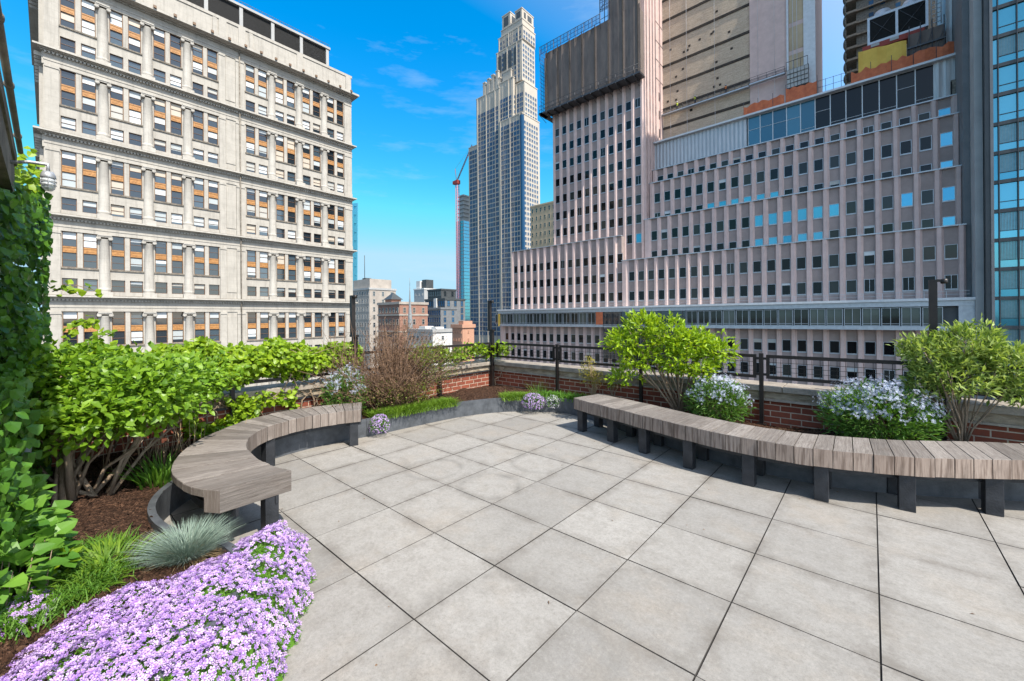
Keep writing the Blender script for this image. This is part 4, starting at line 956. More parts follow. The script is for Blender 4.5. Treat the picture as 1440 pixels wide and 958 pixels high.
def building_site():
    t = thing('construction_tower', 'unfinished glass tower with bare concrete floors on top beside the skyscraper', 'building', (-256, 229, GZ)); w = MB()
    w.box(-259.5, -251.6, 226, 240, GZ, 82, 0); w.box(-258, -252.5, 227, 238, 82, 104, 1)
    for k in range(7): w.box(-259.5, -251.6, 226, 240, 82 + 3.4 * k, 82.5 + 3.4 * k, 1)
    w.build('wall', [M['blueglass'], M['lgrey']], t); f = MB()
    for k in range(36): z = -20 + 2.85 * k; f.box(-259.7, -251.4, 225.7, 240, z, z + .3)
    for x in (-259.6, -255.6, -251.5): f.box(x - .1, x + .1, 225.6, 226, GZ, 82)
    f.build('floor_edge', M['lgrey'], t)
    t = thing('tower_crane', 'red and white tower crane with raised jib beside the skyscraper', 'crane', (-250.8, 219, GZ)); m = MB(); cx, cy, s = -250.8, 219, .9
    for dx in (-s, s):
        for dy in (-s, s): m.tube([(cx + dx, cy + dy, GZ), (cx + dx, cy + dy, 110)], .3, 4, 0)
    for k in range(57):
        z = -12 + 2.15 * k
        for a, b_ in (((-s, -s), (s, -s)), ((s, -s), (s, s))): m.tube([(cx + a[0], cy + a[1], z), (cx + b_[0], cy + b_[1], z + 2.15)], .13, 4, 1)
    m.build('mast', [M['cranepink'], M['cranepink']], t)
    c = MB(); c.box(cx - 1.8, cx + 1.8, cy - 1.6, cy + 1.6, 110, 113, 0); c.box(cx - 4.5, cx - 1.8, cy - 1.2, cy + 1.2, 110.5, 113, 0); c.build('cab', M['red'], t)
    j = MB(); e = Vector((cx + 9, cy + 8, 141)); p0 = Vector((cx, cy, 113))
    for d in ((-.6, 0, 0), (.6, 0, 0), (0, 0, 1.1)): j.tube([p0 + Vector(d), e + Vector(d)], .2, 4, 0)
    for k in range(16): a = p0.lerp(e, k / 16); b_ = p0.lerp(e, (k + 1) / 16); j.tube([a + Vector((-.6, 0, 0)), b_ + Vector((0, 0, 1.1))], .12, 4, 0); j.tube([a + Vector((.6, 0, 0)), b_ + Vector((-.6, 0, 0))], .12, 4, 0)
    j.tube([(cx - 1, cy, 113), (cx - 2.5, cy, 123)], .2, 4, 0); j.tube([(cx - 2.5, cy, 123), e], .08, 4, 1); j.build('jib', [M['red'], M['alu']], t)
building_site()
# ---------------------------------------------------------------- roof terrace
EDGE = [(-1.95, -1.0), (-1.98, .1), (-2.15, .45), (-2.5, .7), (-2.9, .72), (-3.2, .6), (-3.55, .5), (-3.95, .51), (-4.32, .66), (-4.68, .98), (-4.98, 1.42), (-5.13, 1.9), (-5.14, 2.4), (-5.06, 2.9), (-5.04, 3.3), (-5.0, 3.75),
        (-4.92, 4.36), (-4.72, 4.86), (-4.5, 5.15), (-4.1, 5.45), (-3.72, 5.58), (-3.3, 5.5), (-2.9, 5.36), (-2.35, 5.12), (-1.75, 4.9), (-1.15, 4.74), (-.5, 4.71), (0, 4.84), (.5, 5.12), (1.0, 5.42), (1.7, 5.72), (2.6, 5.86), (7, 5.9)]
WX, WY = -5.85, 6.03          # inner faces of the two parapets
MZ = .2
EP, ET = spline(EDGE, 260)
def terrace():
    s = MB(); s.box(-6.1, 9, -4, 6.3, -.35, -.008, 0); tag(s.build('roof_slab', M['bed']), kind='structure')
    p = MB(); S = .61; g = .0025; r = random.Random(2)
    for i in range(-9, 9):
        for j in range(-7, 19):
            x0 = -1.808 + S * j; y0 = 1.2545 + S * i
            if x0 > 8.5 or x0 < -6.2 or y0 > 6.0 or y0 < -3.6: continue
            c = [(x0 + g, y0 + g), (x0 + S - g, y0 + g), (x0 + S - g, y0 + S - g), (x0 + g, y0 + S - g)]
            z = r.uniform(-.0012, .0012); ax, ay = r.uniform(-.0012, .0012), r.uniform(-.0012, .0012)
            h = [z + ax * a + ay * b for a, b in ((-1, -1), (1, -1), (1, 1), (-1, 1))]; e = .0016
            inn = [(c[0][0] + e, c[0][1] + e), (c[1][0] - e, c[1][1] + e), (c[2][0] - e, c[2][1] - e), (c[3][0] + e, c[3][1] - e)]
            V = [(*q, -.03) for q in c] + [(*q, h[k] - .003) for k, q in enumerate(c)] + [(*q, h[k]) for k, q in enumerate(inn)]
            p.add(V, [(k, (k + 1) % 4, 4 + (k + 1) % 4, 4 + k) for k in range(4)] + [(4 + k, 4 + (k + 1) % 4, 8 + (k + 1) % 4, 8 + k) for k in range(4)] + [(8, 9, 10, 11)], 0, [[(.5, .5)] * 4] * 8 + [[(0, 0), (1, 0), (1, 1), (0, 1)]]); p.m[-9:] = [1] * 8 + [0]
    tag(p.build('terrace_paving', [M['paver'], M['bed']]), kind='structure')
    # bark mulch beds, lumpy sheet between edging and parapet
    inside = [tuple(q) for q in EP] + [(7, WY), (WX, WY), (WX, -.45), (-4, -.45), (-4, -1.0)]
    bm = bmesh.new(); vs = [bm.verts.new((x, y, MZ)) for x, y in inside]
    from mathutils.geometry import tessellate_polygon
    for tri in tessellate_polygon([[Vector((x, y, 0)) for x, y in inside]]): bm.faces.new([vs[k] for k in tri])
    bmesh.ops.recalc_face_normals(bm, faces=bm.faces)
    if sum(f.normal.z for f in bm.faces) < 0: bmesh.ops.reverse_faces(bm, faces=bm.faces)
    for _ in range(9):
        es = [e for e in bm.edges if e.calc_length() > .12]
        if not es: break
        bmesh.ops.subdivide_edges(bm, edges=es, cuts=1); bmesh.ops.triangulate(bm, faces=[f for f in bm.faces if len(f.verts) > 3])
    rr = random.Random(4)
    from mathutils import noise
    for v in bm.verts:
        d = np.min(np.hypot(EP[:, 0] - v.co.x, EP[:, 1] - v.co.y)); k = min(1, d / .25)
        v.co.z = MZ - .015 + k * (.05 * noise.noise(v.co * 2.2) + .03 * noise.noise(v.co * 7) + rr.uniform(-.006, .006) + .02)
    me = bpy.data.meshes.new('soil_bed'); bm.to_mesh(me); me.materials.append(M['mulch']); o = bpy.data.objects.new('soil_bed', me); COL.objects.link(o); tag(o, kind='structure')
    # chips lying on the mulch
    n = 9000; P = np.stack([RNG.uniform(-5.8, 3, n), RNG.uniform(-.4, 6, n), np.full(n, MZ + .02)], 1)
    P = P[inpoly(P[:, :2], np.array(inside))]; D = rand_dirs(len(P)); D[:, 2] *= .25; N = unit(rand_dirs(len(P)) * .5 + [0, 0, 1])
    o = leaves('bark_chips', P + np.array([0, 0, 1]) * RNG.uniform(0, .02, (len(P), 1)), D, N, RNG.uniform(.012, .045, len(P)), RNG.uniform(.006, .014, len(P)), M['mulch'], None); tag(o, 'loose brown bark chips scattered over the planting bed', 'bark mulch', kind='stuff')
    # curved steel edging, in plates
    t = thing('planter_edging', 'curved dark steel edging holding back the planting bed', 'edging', (-4.5, 4.5, 0)); n = len(EP); N2 = np.stack([-ET[:, 1], ET[:, 0]], 1)
    cuts = [0, 40, 78, 110, 134, 158, 185, 215, n - 1]
    for a, b in zip(cuts[:-1], cuts[1:]):
        e = MB(); ii = list(range(a, b + 1)); A = EP[ii]; Q = EP[ii] + N2[ii] * .045
        if a: A = A.copy(); A[0] += ET[a] * .004
        m = len(ii); V = [(*q, -.01) for q in A] + [(*q, -.01) for q in Q] + [(*q, .235) for q in A] + [(*q, .235) for q in Q]; F = []
        for k in range(m - 1): F += [(k, k + 1, 2 * m + k + 1, 2 * m + k), (m + k + 1, m + k, 3 * m + k, 3 * m + k + 1), (2 * m + k, 2 * m + k + 1, 3 * m + k + 1, 3 * m + k)]
        F += [(0, 2 * m, 3 * m, m), (m - 1, 2 * m - 1, 4 * m - 1, 3 * m - 1)]
        e.add(V, F, 0); e.build('edging_plate', M['edging'], t)
def inpoly(p, poly):
    x, y = p[:, 0], p[:, 1]; r = np.zeros(len(p), bool); j = len(poly) - 1
    for i in range(len(poly)):
        xi, yi = poly[i]; xj, yj = poly[j]
        c = ((yi > y) != (yj > y)) & (x < (xj - xi) * (y - yi) / (yj - yi + 1e-12) + xi); r ^= c; j = i
    return r
terrace()
def litter():
    n = 150; q = np.stack([RNG.uniform(-5, 2.5, n), RNG.uniform(.4, 5.4, n)], 1); near = np.concatenate([EP[RNG.integers(20, 170, 90)] + RNG.normal(0, .09, (90, 2)), q[:60]])
    near = near[~inpoly(near, np.array([tuple(v) for v in EP] + [(7, 7), (-7, 7), (-7, -1)]))]; n = len(near)
    o = leaves('leaf_litter', np.c_[near, np.full(n, .004)], unit(rand_dirs(n) * [1, 1, .15]), unit(rand_dirs(n) * .25 + [0, 0, 1]), RNG.uniform(.008, .028, n), RNG.uniform(.004, .012, n), M['brownleaf'], None); tag(o, 'scattered dry leaf bits on the paving along the planting beds', 'leaf litter', kind='stuff')
litter()

# ---------------------------------------------------------------- parapets
def parapets():
    t = thing('parapet_wall', 'low red brick parapet with pale stone coping behind the long bench', 'wall', (1, WY + .15, 0)); x0, x1 = WX - .32, 9
    b = MB(); b.box(x0 + .32, x1, WY, WY + .30, GZ, .50); b.build('brickwork', M['brick_x'], t)
    b = MB(); b.box(x0 + .32, x1, WY - .012, WY + .30, .525, .618); b.build('render_band', M['render'], t)
    b = MB(); b.box(x0 + .32, x1, WY - .045, WY + .29, .501, .524); b.build('flashing', M['coping'], t)
    L = 1.25; k = 0; x = x0 + .34
    while x < x1:
        e = min(x + L, x1); b = MB(); b.box(x, e - .008, WY - .06, WY + .36, .619, .69); b.build('coping_stone', M['coping'], t, .008); x = e
    t = thing('parapet_wall', 'low red brick parapet partly hidden by vines behind the horseshoe bench', 'wall', (WX - .15, 3, 0))
    b = MB(); b.box(WX - .30, WX, -.9, WY + .3, GZ, .50); b.build('brickwork', M['brick_y'], t)
    b = MB(); b.box(WX - .30, WX + .012, -.9, WY + .3, .525, .618); b.build('render_band', M['render'], t)
    b = MB(); b.box(WX - .29, WX + .045, -.9, WY - .05, .501, .524); b.build('flashing', M['slate'], t)
    y = WY + .34
    while y > -.9:
        e = max(y - L, -.9); b = MB(); b.box(WX - .36, WX + .06, e + .008, y, .619, .69); b.build('coping_stone', M['coping'], t, .008); y = e
    c = MB(); c.box(-5.62, -5.52, WY - .05, WY, .53, .60); c.tube([(-5.57, WY - .02, .53), (-5.6, WY - .05, .4), (-5.75, WY - .05, .33), (-5.72, WY - .06, .22)], .008, 5)
    tag(c.build('junction_box', M['render']), 'small junction box with a looping cable on the parapet near the corner', 'junction box')
parapets()

# ---------------------------------------------------------------- railings and light poles
def railing(label, axis, posts, fixed, ends, group='black steel railings on the parapets'):
    """posts stand on the terrace side; panels of welded mesh hang between them above the coping"""
    q = (lambda a, o, z: (a, fixed + o, z)) if axis == 'x' else (lambda a, o, z: (fixed + o, a, z))
    t = thing('railing', label, 'railing', q((posts[0] + posts[-1]) / 2, 0, 0), group)
    def bar(mb, a0, a1, o0, o1, z0, z1):
        A, B = q(a0, o0, z0), q(a1, o1, z1); mb.box(A[0], B[0], A[1], B[1], A[2], B[2])
    sg = -1 if axis == 'x' else 1
    for p in posts:
        m = MB(); bar(m, p - .022, p + .022, -.022 + sg * .075, .022 + sg * .075, -.02, 1.10); bar(m, p - .05, p + .05, -.04 + sg * .075, .04 + sg * .075, .2, .212)
        bar(m, p - .06, p + .06, -.012 + sg * .075, .012 + sg * .075, 1.02, 1.05); bar(m, p - .06, p + .06, -.012 + sg * .075, .012 + sg * .075, .82, .85)
        m.build('post', M['rail'], t)
    st = [ends[0]] + list(posts) + [ends[1]]
    for a, b in zip(st[:-1], st[1:]):
        if b - a < .25: continue
        a2, b2 = a + .055, b - .055; m = MB(); o = sg * .075
        bar(m, a2, b2, o - .016, o + .016, 1.045, 1.085); bar(m, a2, b2, o - .016, o + .016, .785, .822); bar(m, a2, a2 + .035, o - .016, o + .016, .8222, 1.0448); bar(m, b2 - .035, b2, o - .016, o + .016, .8222, 1.0448)
        m.build('panel_frame', M['rail'], t); w = MB(); n = int((b2 - a2) / .075)
        for k in range(1, n): x = a2 + (b2 - a2) * k / n; bar(w, x - .0025, x + .0025, o - .0025, o + .0025, .82, 1.046)
        for k in range(1, 4): z = .82 + .226 * k / 4; bar(w, a2 + .03, b2 - .03, o + .003, o + .007, z - .0025, z + .0025)
        w.build('wire_mesh', M['rail'], t)
railing('black steel mesh railing along the parapet behind the long bench', 'x', [-4.19, -2.64, -1.05, .53, 2.1, 3.7], WY, (-5.72, 5.2))
railing('black steel mesh railing under the vines on the parapet behind the horseshoe bench', 'y', [-.1, 1.45, 3.05, 4.6], WX, (-.8, 5.93))
def pole(x, y, label, d):
    t = thing('light_pole', label, 'lamp post', (x, y, 0), 'square black light poles rising above the railing'); m = MB(); m.box(x - .032, x + .032, y - .032, y + .032, -.02, 1.31)
    m.box(x - .05, x + .05, y - .05, y + .05, .2, .215); m.build('base_post', M['rail'], t)
    m = MB(); k = -.055; m.box(x + k * d[1] - .03, x + k * d[1] + .03, y - .03, y + .03, 1.346, 1.93); m.box(x - .09, x + .06, y - .035, y + .035, 1.3105, 1.345) ; m.build('upper_post', M['rail'], t)
    h = MB(); x2 = x + k * d[1]; h.box(x2 + .0281, x2 + .06, y - .02, y + .02, 1.905, 1.93); h.lathe([(.0, 1.885), (.024, 1.885), (.028, 1.9), (.028, 1.93), (0, 1.935)], x2 + .08, y, 12); h.build('lamp_head', M['rail'], t)
pole(WX + .075, WY - .1, 'black light pole at the corner of the two parapets', (0, 1))
pole(WX + .085, 3.0, 'black light pole beside the brown twiggy shrub', (0, 1))
pole(.53, WY - .03, 'black light pole rising out of the variegated shrub', (0, 1))

# ---------------------------------------------------------------- benches
def bench(label, inner, outer, n, legs, rz_flip, group, front=1.0):
    A, _ = spline(inner, n + 1); B, _ = spline(outer, n + 1)
    c = (A.mean(0) + B.mean(0)) / 2; t = thing('bench', label, 'bench', (c[0], c[1], 0), group)
    m = MB(); r = random.Random(9); zt, zb = .45, .298
    for i in range(n):
        a0, a1, b0, b1 = A[i], A[i + 1], B[i], B[i + 1]
        ga = (a1 - a0) / np.linalg.norm(a1 - a0); gb = (b1 - b0) / (np.linalg.norm(b1 - b0) + 1e-6); g = .0028
        a0 = a0 + ga * g; a1 = a1 - ga * g; b0 = b0 + gb * min(g, np.linalg.norm(b1 - b0) * .2); b1 = b1 - gb * min(g, np.linalg.norm(b1 - b0) * .2)
        dz = r.uniform(-.0025, .0025); ex = r.uniform(-.004, .004); d = (b0 - a0) / np.linalg.norm(b0 - a0); a0 = a0 + d * ex; a1 = a1 + d * ex
        e = .004; ln = np.linalg.norm(b0 - a0); wa = np.linalg.norm(a1 - a0)
        ca = (a0 + a1 + b0 + b1) / 4; sh = lambda p: p + (ca - p) / np.linalg.norm(ca - p) * e
        P = [a0, a1, b1, b0]; Q = [sh(p) for p in P]
        zo = zb + (.10 if i else 0); V = [(*p, (zb if k < 2 else zo) + dz) for k, p in enumerate(P)] + [(*p, zt - e + dz) for p in P] + [(*p, zt + dz) for p in Q]
        uvt = [(0, 0), (0, wa), (ln, wa), (ln, 0)]
        F = [(8, 9, 10, 11), (3, 2, 1, 0)] + [(k, (k + 1) % 4, 4 + (k + 1) % 4, 4 + k) for k in range(4)] + [(4 + k, 4 + (k + 1) % 4, 8 + (k + 1) % 4, 8 + k) for k in range(4)]
        h = zt - zb
        endu = lambda w0: [(0, 0), (0, w0), (h, w0), (h, 0)]
        lon = lambda: [(0, 0), (ln, 0), (ln, h), (0, h)]
        rim = [uvt[:2] + uvt[:2][::-1]] * 4
        m.add(V, F, 0, [uvt, uvt[::-1], endu(wa), lon(), endu(wa), lon()] + rim)
    FR = [k for k in range(len(m.f))]
    # orient faces outward whatever the winding of the curves
    if rz_flip:
        m.f = [list(reversed(f)) for f in m.f]; m.uv = [list(reversed(u)) if u else u for u in m.uv]
    so_ = m.build('seat', M['wood'], t); at = so_.data.attributes.new('front', 'FLOAT', 'FACE')
    at.data.foreach_set('value', [front if (k % 10) in (2, 4) else 0.0 for k in range(len(m.f))])
    s = MB(); k = 160; A2, _ = spline(inner, k); B2, _ = spline(outer, k)          # steel frame under the planks
    for f0 in (.22, .78):
        s = MB(); q = A2 + (B2 - A2) * f0
        for i in range(k - 1):
            d = unit((q[i + 1] - q[i])[None])[0]; nn = np.array([-d[1], d[0]]) * .012
            s.add([(*(q[i] - nn), .24), (*(q[i + 1] - nn), .24), (*(q[i + 1] + nn), .24), (*(q[i] + nn), .24), (*(q[i] - nn), .296), (*(q[i + 1] - nn), .296), (*(q[i + 1] + nn), .296), (*(q[i] + nn), .296)],
                  [(0, 3, 2, 1), (4, 5, 6, 7), (0, 1, 5, 4), (1, 2, 6, 5), (2, 3, 7, 6), (3, 0, 4, 7)])
        s.build('seat_rail', M['leg'], t)
    for f, g0 in legs:                                   # f along the bench (or the point a leg stands under), g0 across it
        if isinstance(f, tuple): f = int(np.argmin(np.hypot(A2[:, 0] - f[0], A2[:, 1] - f[1]))) / (k - 1)
        i = f * (k - 1); i0 = min(int(i), k - 2); fr = i - i0; a = A2[i0] * (1 - fr) + A2[i0 + 1] * fr; b = B2[i0] * (1 - fr) + B2[i0 + 1] * fr
        d = (b - a) / np.linalg.norm(b - a); o = np.array([-d[1], d[0]]); p = a + (b - a) * g0; l = MB(); hw, hd = .05, .045
        q = [p - o * hw - d * hd, p + o * hw - d * hd, p + o * hw + d * hd, p - o * hw + d * hd]
        l.prism([tuple(v) for v in q], 0.0, .292 + .09 * max(0, g0 - .1)); l.build('leg', M['leg'], t, .004)
    return t
LI = [(-3.26, 1.19), (-3.6, 1.12), (-4.02, 1.13), (-4.34, 1.2), (-4.6, 1.33), (-4.79, 1.52), (-4.9, 1.77), (-4.93, 2.05), (-4.88, 2.31), (-4.78, 2.56)]
LO = [(-3.24, .74), (-3.4, .65), (-3.64, .6), (-3.96, .6), (-4.34, .7), (-4.72, .89), (-5.04, 1.17), (-5.32, 1.52), (-5.44, 1.92), (-5.39, 2.36), (-5.19, 2.80)]
bench('grey weathered horseshoe shaped timber bench at the left planting bed', LI, LO, 30, [(.02, .25), (.05, .75), (.3, .5), (.5, .2), (.62, .12), (.62, .8), (.97, .14), (.97, .8)], True, 'curved weathered timber benches', .35)
RI = [(-3.13, 4.84), (-2.79, 4.72), (-2.25, 4.56), (-1.76, 4.41), (-1.32, 4.3), (-.99, 4.25), (-.7, 4.24), (-.44, 4.26), (-.21, 4.32), (.01, 4.4), (.22, 4.5), (.47, 4.65), (.71, 4.83), (1.0, 5.03), (1.4, 5.26), (1.9, 5.4)]
RO = [(-3.0, 5.33), (-2.62, 5.24), (-2.15, 5.1), (-1.64, 4.92), (-1.22, 4.81), (-.95, 4.765), (-.7, 4.75), (-.5, 4.765), (-.3, 4.82), (-.1, 4.9), (.1, 5.0), (.33, 5.14), (.55, 5.3), (.85, 5.5), (1.25, 5.7), (1.8, 5.85)]
RL = [(q, .14) for q in ((-3.03, 4.86), (-2.48, 4.62), (-2.0, 4.48), (-1.43, 4.34), (-.86, 4.25), (-.32, 4.3), (.2, 4.48), (.73, 4.82))]
bench('long curved weathered timber bench sweeping along the right hand parapet', RI, RO, 40, RL + [((q[0] - .02, q[1]), .82) for q, _ in RL], True, 'curved weathered timber benches')

# ---------------------------------------------------------------- house wall at the left edge
def house():
    t = thing('penthouse_wall', 'weathered concrete penthouse wall under an overhanging roof edge, covered by ivy', 'wall', (-4, -.6, 0))
    w = MB(); w.box(-5.75, -2.2, -.9, -.42, 0, 2.69); w.build('wall', M['concrete'], t)
    r = MB(); r.box(-5.8, -2.0, -1.2, -.20, 2.70, 3.10); r.box(-5.79, -2.0, -.199, -.185, 2.98, 3.09); r.build('roof_edge', M['concrete'], t)
    g = MB(); g.tube([(-5.8, -.165, 3.12), (-2.0, -.165, 3.12)], .018, 10)
    for x in (-5.3, -4.2, -3.3): g.tube([(x - .02, -.165, 3.12), (x + .02, -.165, 3.12)], .024, 10)
    g.build('gutter_pipe', M['concrete'], t)
    # bulkhead lamp in a cage on a bracket
    x, y, z = -5.12, .0, 2.74
    t = thing('wall_lamp', 'caged bulkhead lamp with ribbed glass hanging from the roof edge by the ivy', 'lamp', (x, y, z))
    b = MB(); b.tube([(x - .02, -.2, 2.85), (x - .02, -.1, 2.88), (x, y, 2.88), (x, y, z + .075)], .014, 8); b.build('bracket', M['lampmetal'], t)
    q = .72
    b = MB(); b.lathe([(0, z + .085), (.045 * q, z + .08), (.062 * q, z + .05), (.066 * q, z + .03), (.062 * q, z + .025)], x, y, 18); b.build('housing', M['lampmetal'], t)
    b = MB(); b.lathe([(r_ * q, z + h_ * q) for r_, h_ in ((.056, .03), (.057, -.03), (.048, -.07), (.028, -.092), (0, -.098))], x, y, 18); b.build('globe', M['lampglass'], t)
    b = MB()
    for zz, rr in ((0, .066), (-.04, .063)):
        b.tube([(x + rr * q * math.cos(a), y + rr * q * math.sin(a), z + zz * q) for a in [2 * math.pi * k / 20 for k in range(21)]], .0035, 5)
    for k in range(6):
        a = math.pi * k / 3; b.tube([(x + r_ * q * math.cos(a), y + r_ * q * math.sin(a), z + h_ * q) for r_, h_ in ((.064, .03), (.066, -.03), (.056, -.075), (.03, -.102), (.0, -.108))], .003, 5)
    b.build('cage', M['lampmetal'], t)
    p = MB(); p.add([(-3.84, -.30, .2), (-3.50, -.30, .2), (-3.50, -.255, .2), (-3.84, -.255, .2), (-3.98, -.22, .98), (-3.60, -.21, .98), (-3.60, -.17, .98), (-3.98, -.18, .98)], [(0, 3, 2, 1), (4, 5, 6, 7), (0, 1, 5, 4), (1, 2, 6, 5), (2, 3, 7, 6), (3, 0, 4, 7)])
    tag(p.build('plank', M['plank'], None, .006), 'grey weathered board leaning against the ivy covered wall', 'board')
    p = MB(); p.tube([(-3.92, -.14, .2), (-3.94, -.13, .5), (-4.1, -.1, .76)], .022, 10); tag(p.build('pipe', M['pipe']), 'grey pipe rising from the bed beside the leaning board', 'pipe')
    p = MB(); p.box(-2.96, -2.88, -.29, -.205, 0, .36); p.box(-2.97, -2.87, -.30, -.195, .36, .375); tag(p.build('short_white_post', M['white'], None, .006), 'short white post under the broad leaved plant at the left edge', 'post')  # plain white post, no lamp in it
house()
# ---------------------------------------------------------------- planting
def plant(name, label, cat, loc, group=None): return thing(name, label, cat, loc, group)

def ivy():
    t = plant('ivy', 'dark green ivy covering the wall at the left edge', 'climbing plant', (-4.2, -.35, 0))
    n = 10500; P = np.stack([RNG.uniform(-5.95, -2.9, n), RNG.uniform(-.43, -.12, n), RNG.uniform(.2, 2.68, n)], 1)
    edge = P[:, 0] < -5.2; P[edge, 1] = RNG.uniform(-.45, .04, edge.sum())
    P[:, 1] += .04 * np.sin(P[:, 0] * 5) + .03 * np.sin(P[:, 2] * 6 + P[:, 0] * 3)
    # a looser curtain near the roof edge
    P[:, 1] = np.where(P[:, 0] < -5.2, np.minimum(P[:, 1], -.03), P[:, 1]); P = P[~((P[:, 0] > -4.35) & (P[:, 2] > 1.25))]; P = P[~((P[:, 0] > -5.2) & (P[:, 2] > 2.5))]
    m = 300; Q = np.stack([RNG.uniform(-5.9, -5.1, m), RNG.uniform(-.2, .0, m), RNG.uniform(2.2, 2.7, m)], 1)
    P = np.concatenate([P, Q]); D = unit(np.stack([RNG.normal(0, .55, len(P)), RNG.uniform(.0, .5, len(P)), -RNG.uniform(.3, 1.2, len(P))], 1))
    N = unit(np.stack([RNG.normal(.75, .45, len(P)), np.full(len(P), .75), RNG.normal(.55, .35, len(P))], 1)); s = RNG.uniform(.035, .085, len(P))
    leaves('foliage', P, D, N, s, s * .92, M['ivy'], t, 'heart', .12)
    b = MB(); r = random.Random(5)
    for k in range(14):
        x = r.uniform(-5.7, -3.2); pts = [(x + r.uniform(-.2, .2) * j * .3, -.38 + r.uniform(0, .05), .2 + .45 * j) for j in range(6)]; b.tube(pts, [.014, .012, .011, .009, .007, .004], 5)
    b.build('stem', M['bark'], t)
    m = 620; Q = np.stack([RNG.uniform(-6.35, -5.82, m), RNG.uniform(-.34, -.06, m), 2.2 + 1.0 * RNG.beta(1.2, 1.7, m)], 1); s = RNG.uniform(.05, .09, m)
    leaves('sunlit_foliage', Q, unit(rand_dirs(m) + [.3, .2, -.7]), unit(rand_dirs(m) * .6 + [.8, .1, .6]), s, s * .9, M['vine'], t, 'heart', .12)  # brighter vine leaf colour stands in for sun on this ivy
    # trailing shoots into the light
    for k, (x, y, z, dx, dz) in enumerate(((-5.55, .0, 1.9, .25, .02), (-5.6, .05, 1.55, .35, -.05), (-5.4, .02, 1.45, .45, .1))): pass
ivy()

def hydrangea():
    t = plant('hydrangea_shrub', 'large bright green shrub with bare forked trunks at the left', 'shrub', (-4.5, .2, MZ))
    blobs = [(-4.85, .1, 1.05, .45, .38, .3), (-4.55, .5, .95, .42, .4, .26), (-4.85, .8, .97, .36, .32, .25), (-4.3, .2, .86, .28, .25, .2), (-4.98, .35, 1.13, .4, .4, .15), (-5.1, -.1, .9, .5, .25, .4), (-5.2, 1.0, 1.0, .25, .38, .2)]
    o, C = clump_leaves('crown', blobs, 1150, 7, .072, .04, M['hydr'], t, 'broad', .35, .15, .045, .8, .18)
    tips = [C[i] for i in RNG.choice(len(C), 14)]
    b = branch_mb((-4.5, .06, MZ), tips[:7], .024, .004, .11, .9); b.merge(branch_mb((-4.55, .26, MZ), tips[7:14], .022, .004, .11, .9)); b.merge(branch_mb((-5.0, .55, MZ), tips[14:20], .022, .004, .07))
    b.build('trunk', M['bark'], t)
    t = plant('dry_stalk_clump', 'clump of tan dry stalks behind the horseshoe bench', 'dead stalks', (-5.15, .8, MZ)); b = MB(); r = random.Random(8)
    for k in range(60):
        x, y = -5.15 + r.gauss(0, .16), .75 + r.gauss(0, .16); b.tube([(x, y, MZ), (x + r.gauss(0, .05), y + r.gauss(0, .05), MZ + r.uniform(.2, .42))], [.005, .002], 4)
    b.build('stalk', M['dry'], t)
hydrangea()

def vine():
    t = plant('climbing_vine', 'yellow green vine spilling over the railing behind the horseshoe bench', 'climbing plant', (-5.85, 1.6, .6))
    n = 10000; y = RNG.uniform(.1, 3.1, n); top = 1.29 - .05 * np.maximum(y - 1.2, 0) ** 1.6 + .05 * np.sin(y * 7) + .03 * np.sin(y * 17)
    bot = .74 + .12 * np.sin(y * 4.3) ** 2; z = bot + (top - bot) * RNG.beta(1.5, 1.0, n); bulge = .46 * np.sin(np.clip((z - bot) / (top - bot), 0, 1) * math.pi) ** .6 * (1.15 - .28 * y)
    x = -5.9 + bulge * RNG.uniform(-.25, 1.0, n) ** 1 + RNG.normal(0, .04, n)
    m = 1050; y2 = RNG.uniform(1.0, 2.15, m); z2 = .27 + RNG.beta(1.2, 1.8, m) * .42; x2 = -5.8 + RNG.uniform(0, .1, m); keep = (np.sin(y2 * 9) + np.sin(z2 * 14 + y2 * 3)) > -.55
    P = np.concatenate([np.stack([x, y, z], 1), np.stack([x2, y2, z2], 1)[keep]])
    D = unit(np.stack([RNG.uniform(0, 1, len(P)), RNG.normal(0, .6, len(P)), RNG.normal(-.25, .5, len(P))], 1)); N = unit(np.stack([RNG.normal(.5, .4, len(P)), RNG.normal(-.1, .4, len(P)), RNG.uniform(.3, 1.2, len(P))], 1))
    s = RNG.uniform(.04, .085, len(P)); leaves('foliage', P, D, N, s, s * .85, M['vine'], t, 'heart', .1)
    b = MB(); r = random.Random(6)
    for k in range(16):
        y0 = r.uniform(.3, 2.7); pts = [(-5.83 + r.uniform(0, .12), y0 + .12 * j * r.uniform(-1, 1), .3 + .18 * j) for j in range(6)]; b.tube(pts, [.012, .01, .009, .008, .006, .003], 5)
    b.build('stem', M['bark'], t)
    # second vine near the corner
    t = plant('climbing_vine', 'small yellow green vine on the railing at the corner pole', 'climbing plant', (-5.9, 5.2, .7))
    n = 1000; y = RNG.uniform(4.0, 6.35, n); P = np.stack([-5.86 + RNG.normal(0, .09, n), y, .78 + .26 * RNG.beta(1.6, 1.3, n) + .05 * np.sin(y * 6)], 1)
    k = 130; P = np.concatenate([P, np.stack([RNG.uniform(-5.8, -5.35, k), np.full(k, 6.0) + RNG.normal(0, .06, k), RNG.uniform(.86, 1.08, k)], 1)])
    D = rand_dirs(len(P)); N = unit(rand_dirs(len(P)) + [.5, -.1, .9]); s = RNG.uniform(.045, .085, len(P)); leaves('foliage', P, D, N, s, s * .8, M['vine'], t, 'heart', .1)
    b = MB(); 
    for k in range(5): b.tube([(-5.84, 4.2 + .4 * k, .7), (-5.8, 4.6 + .4 * k, .86), (-5.85, 5.0 + .35 * k, .95)], [.008, .006, .003], 5)
    b.build('stem', M['bark'], t)
vine()

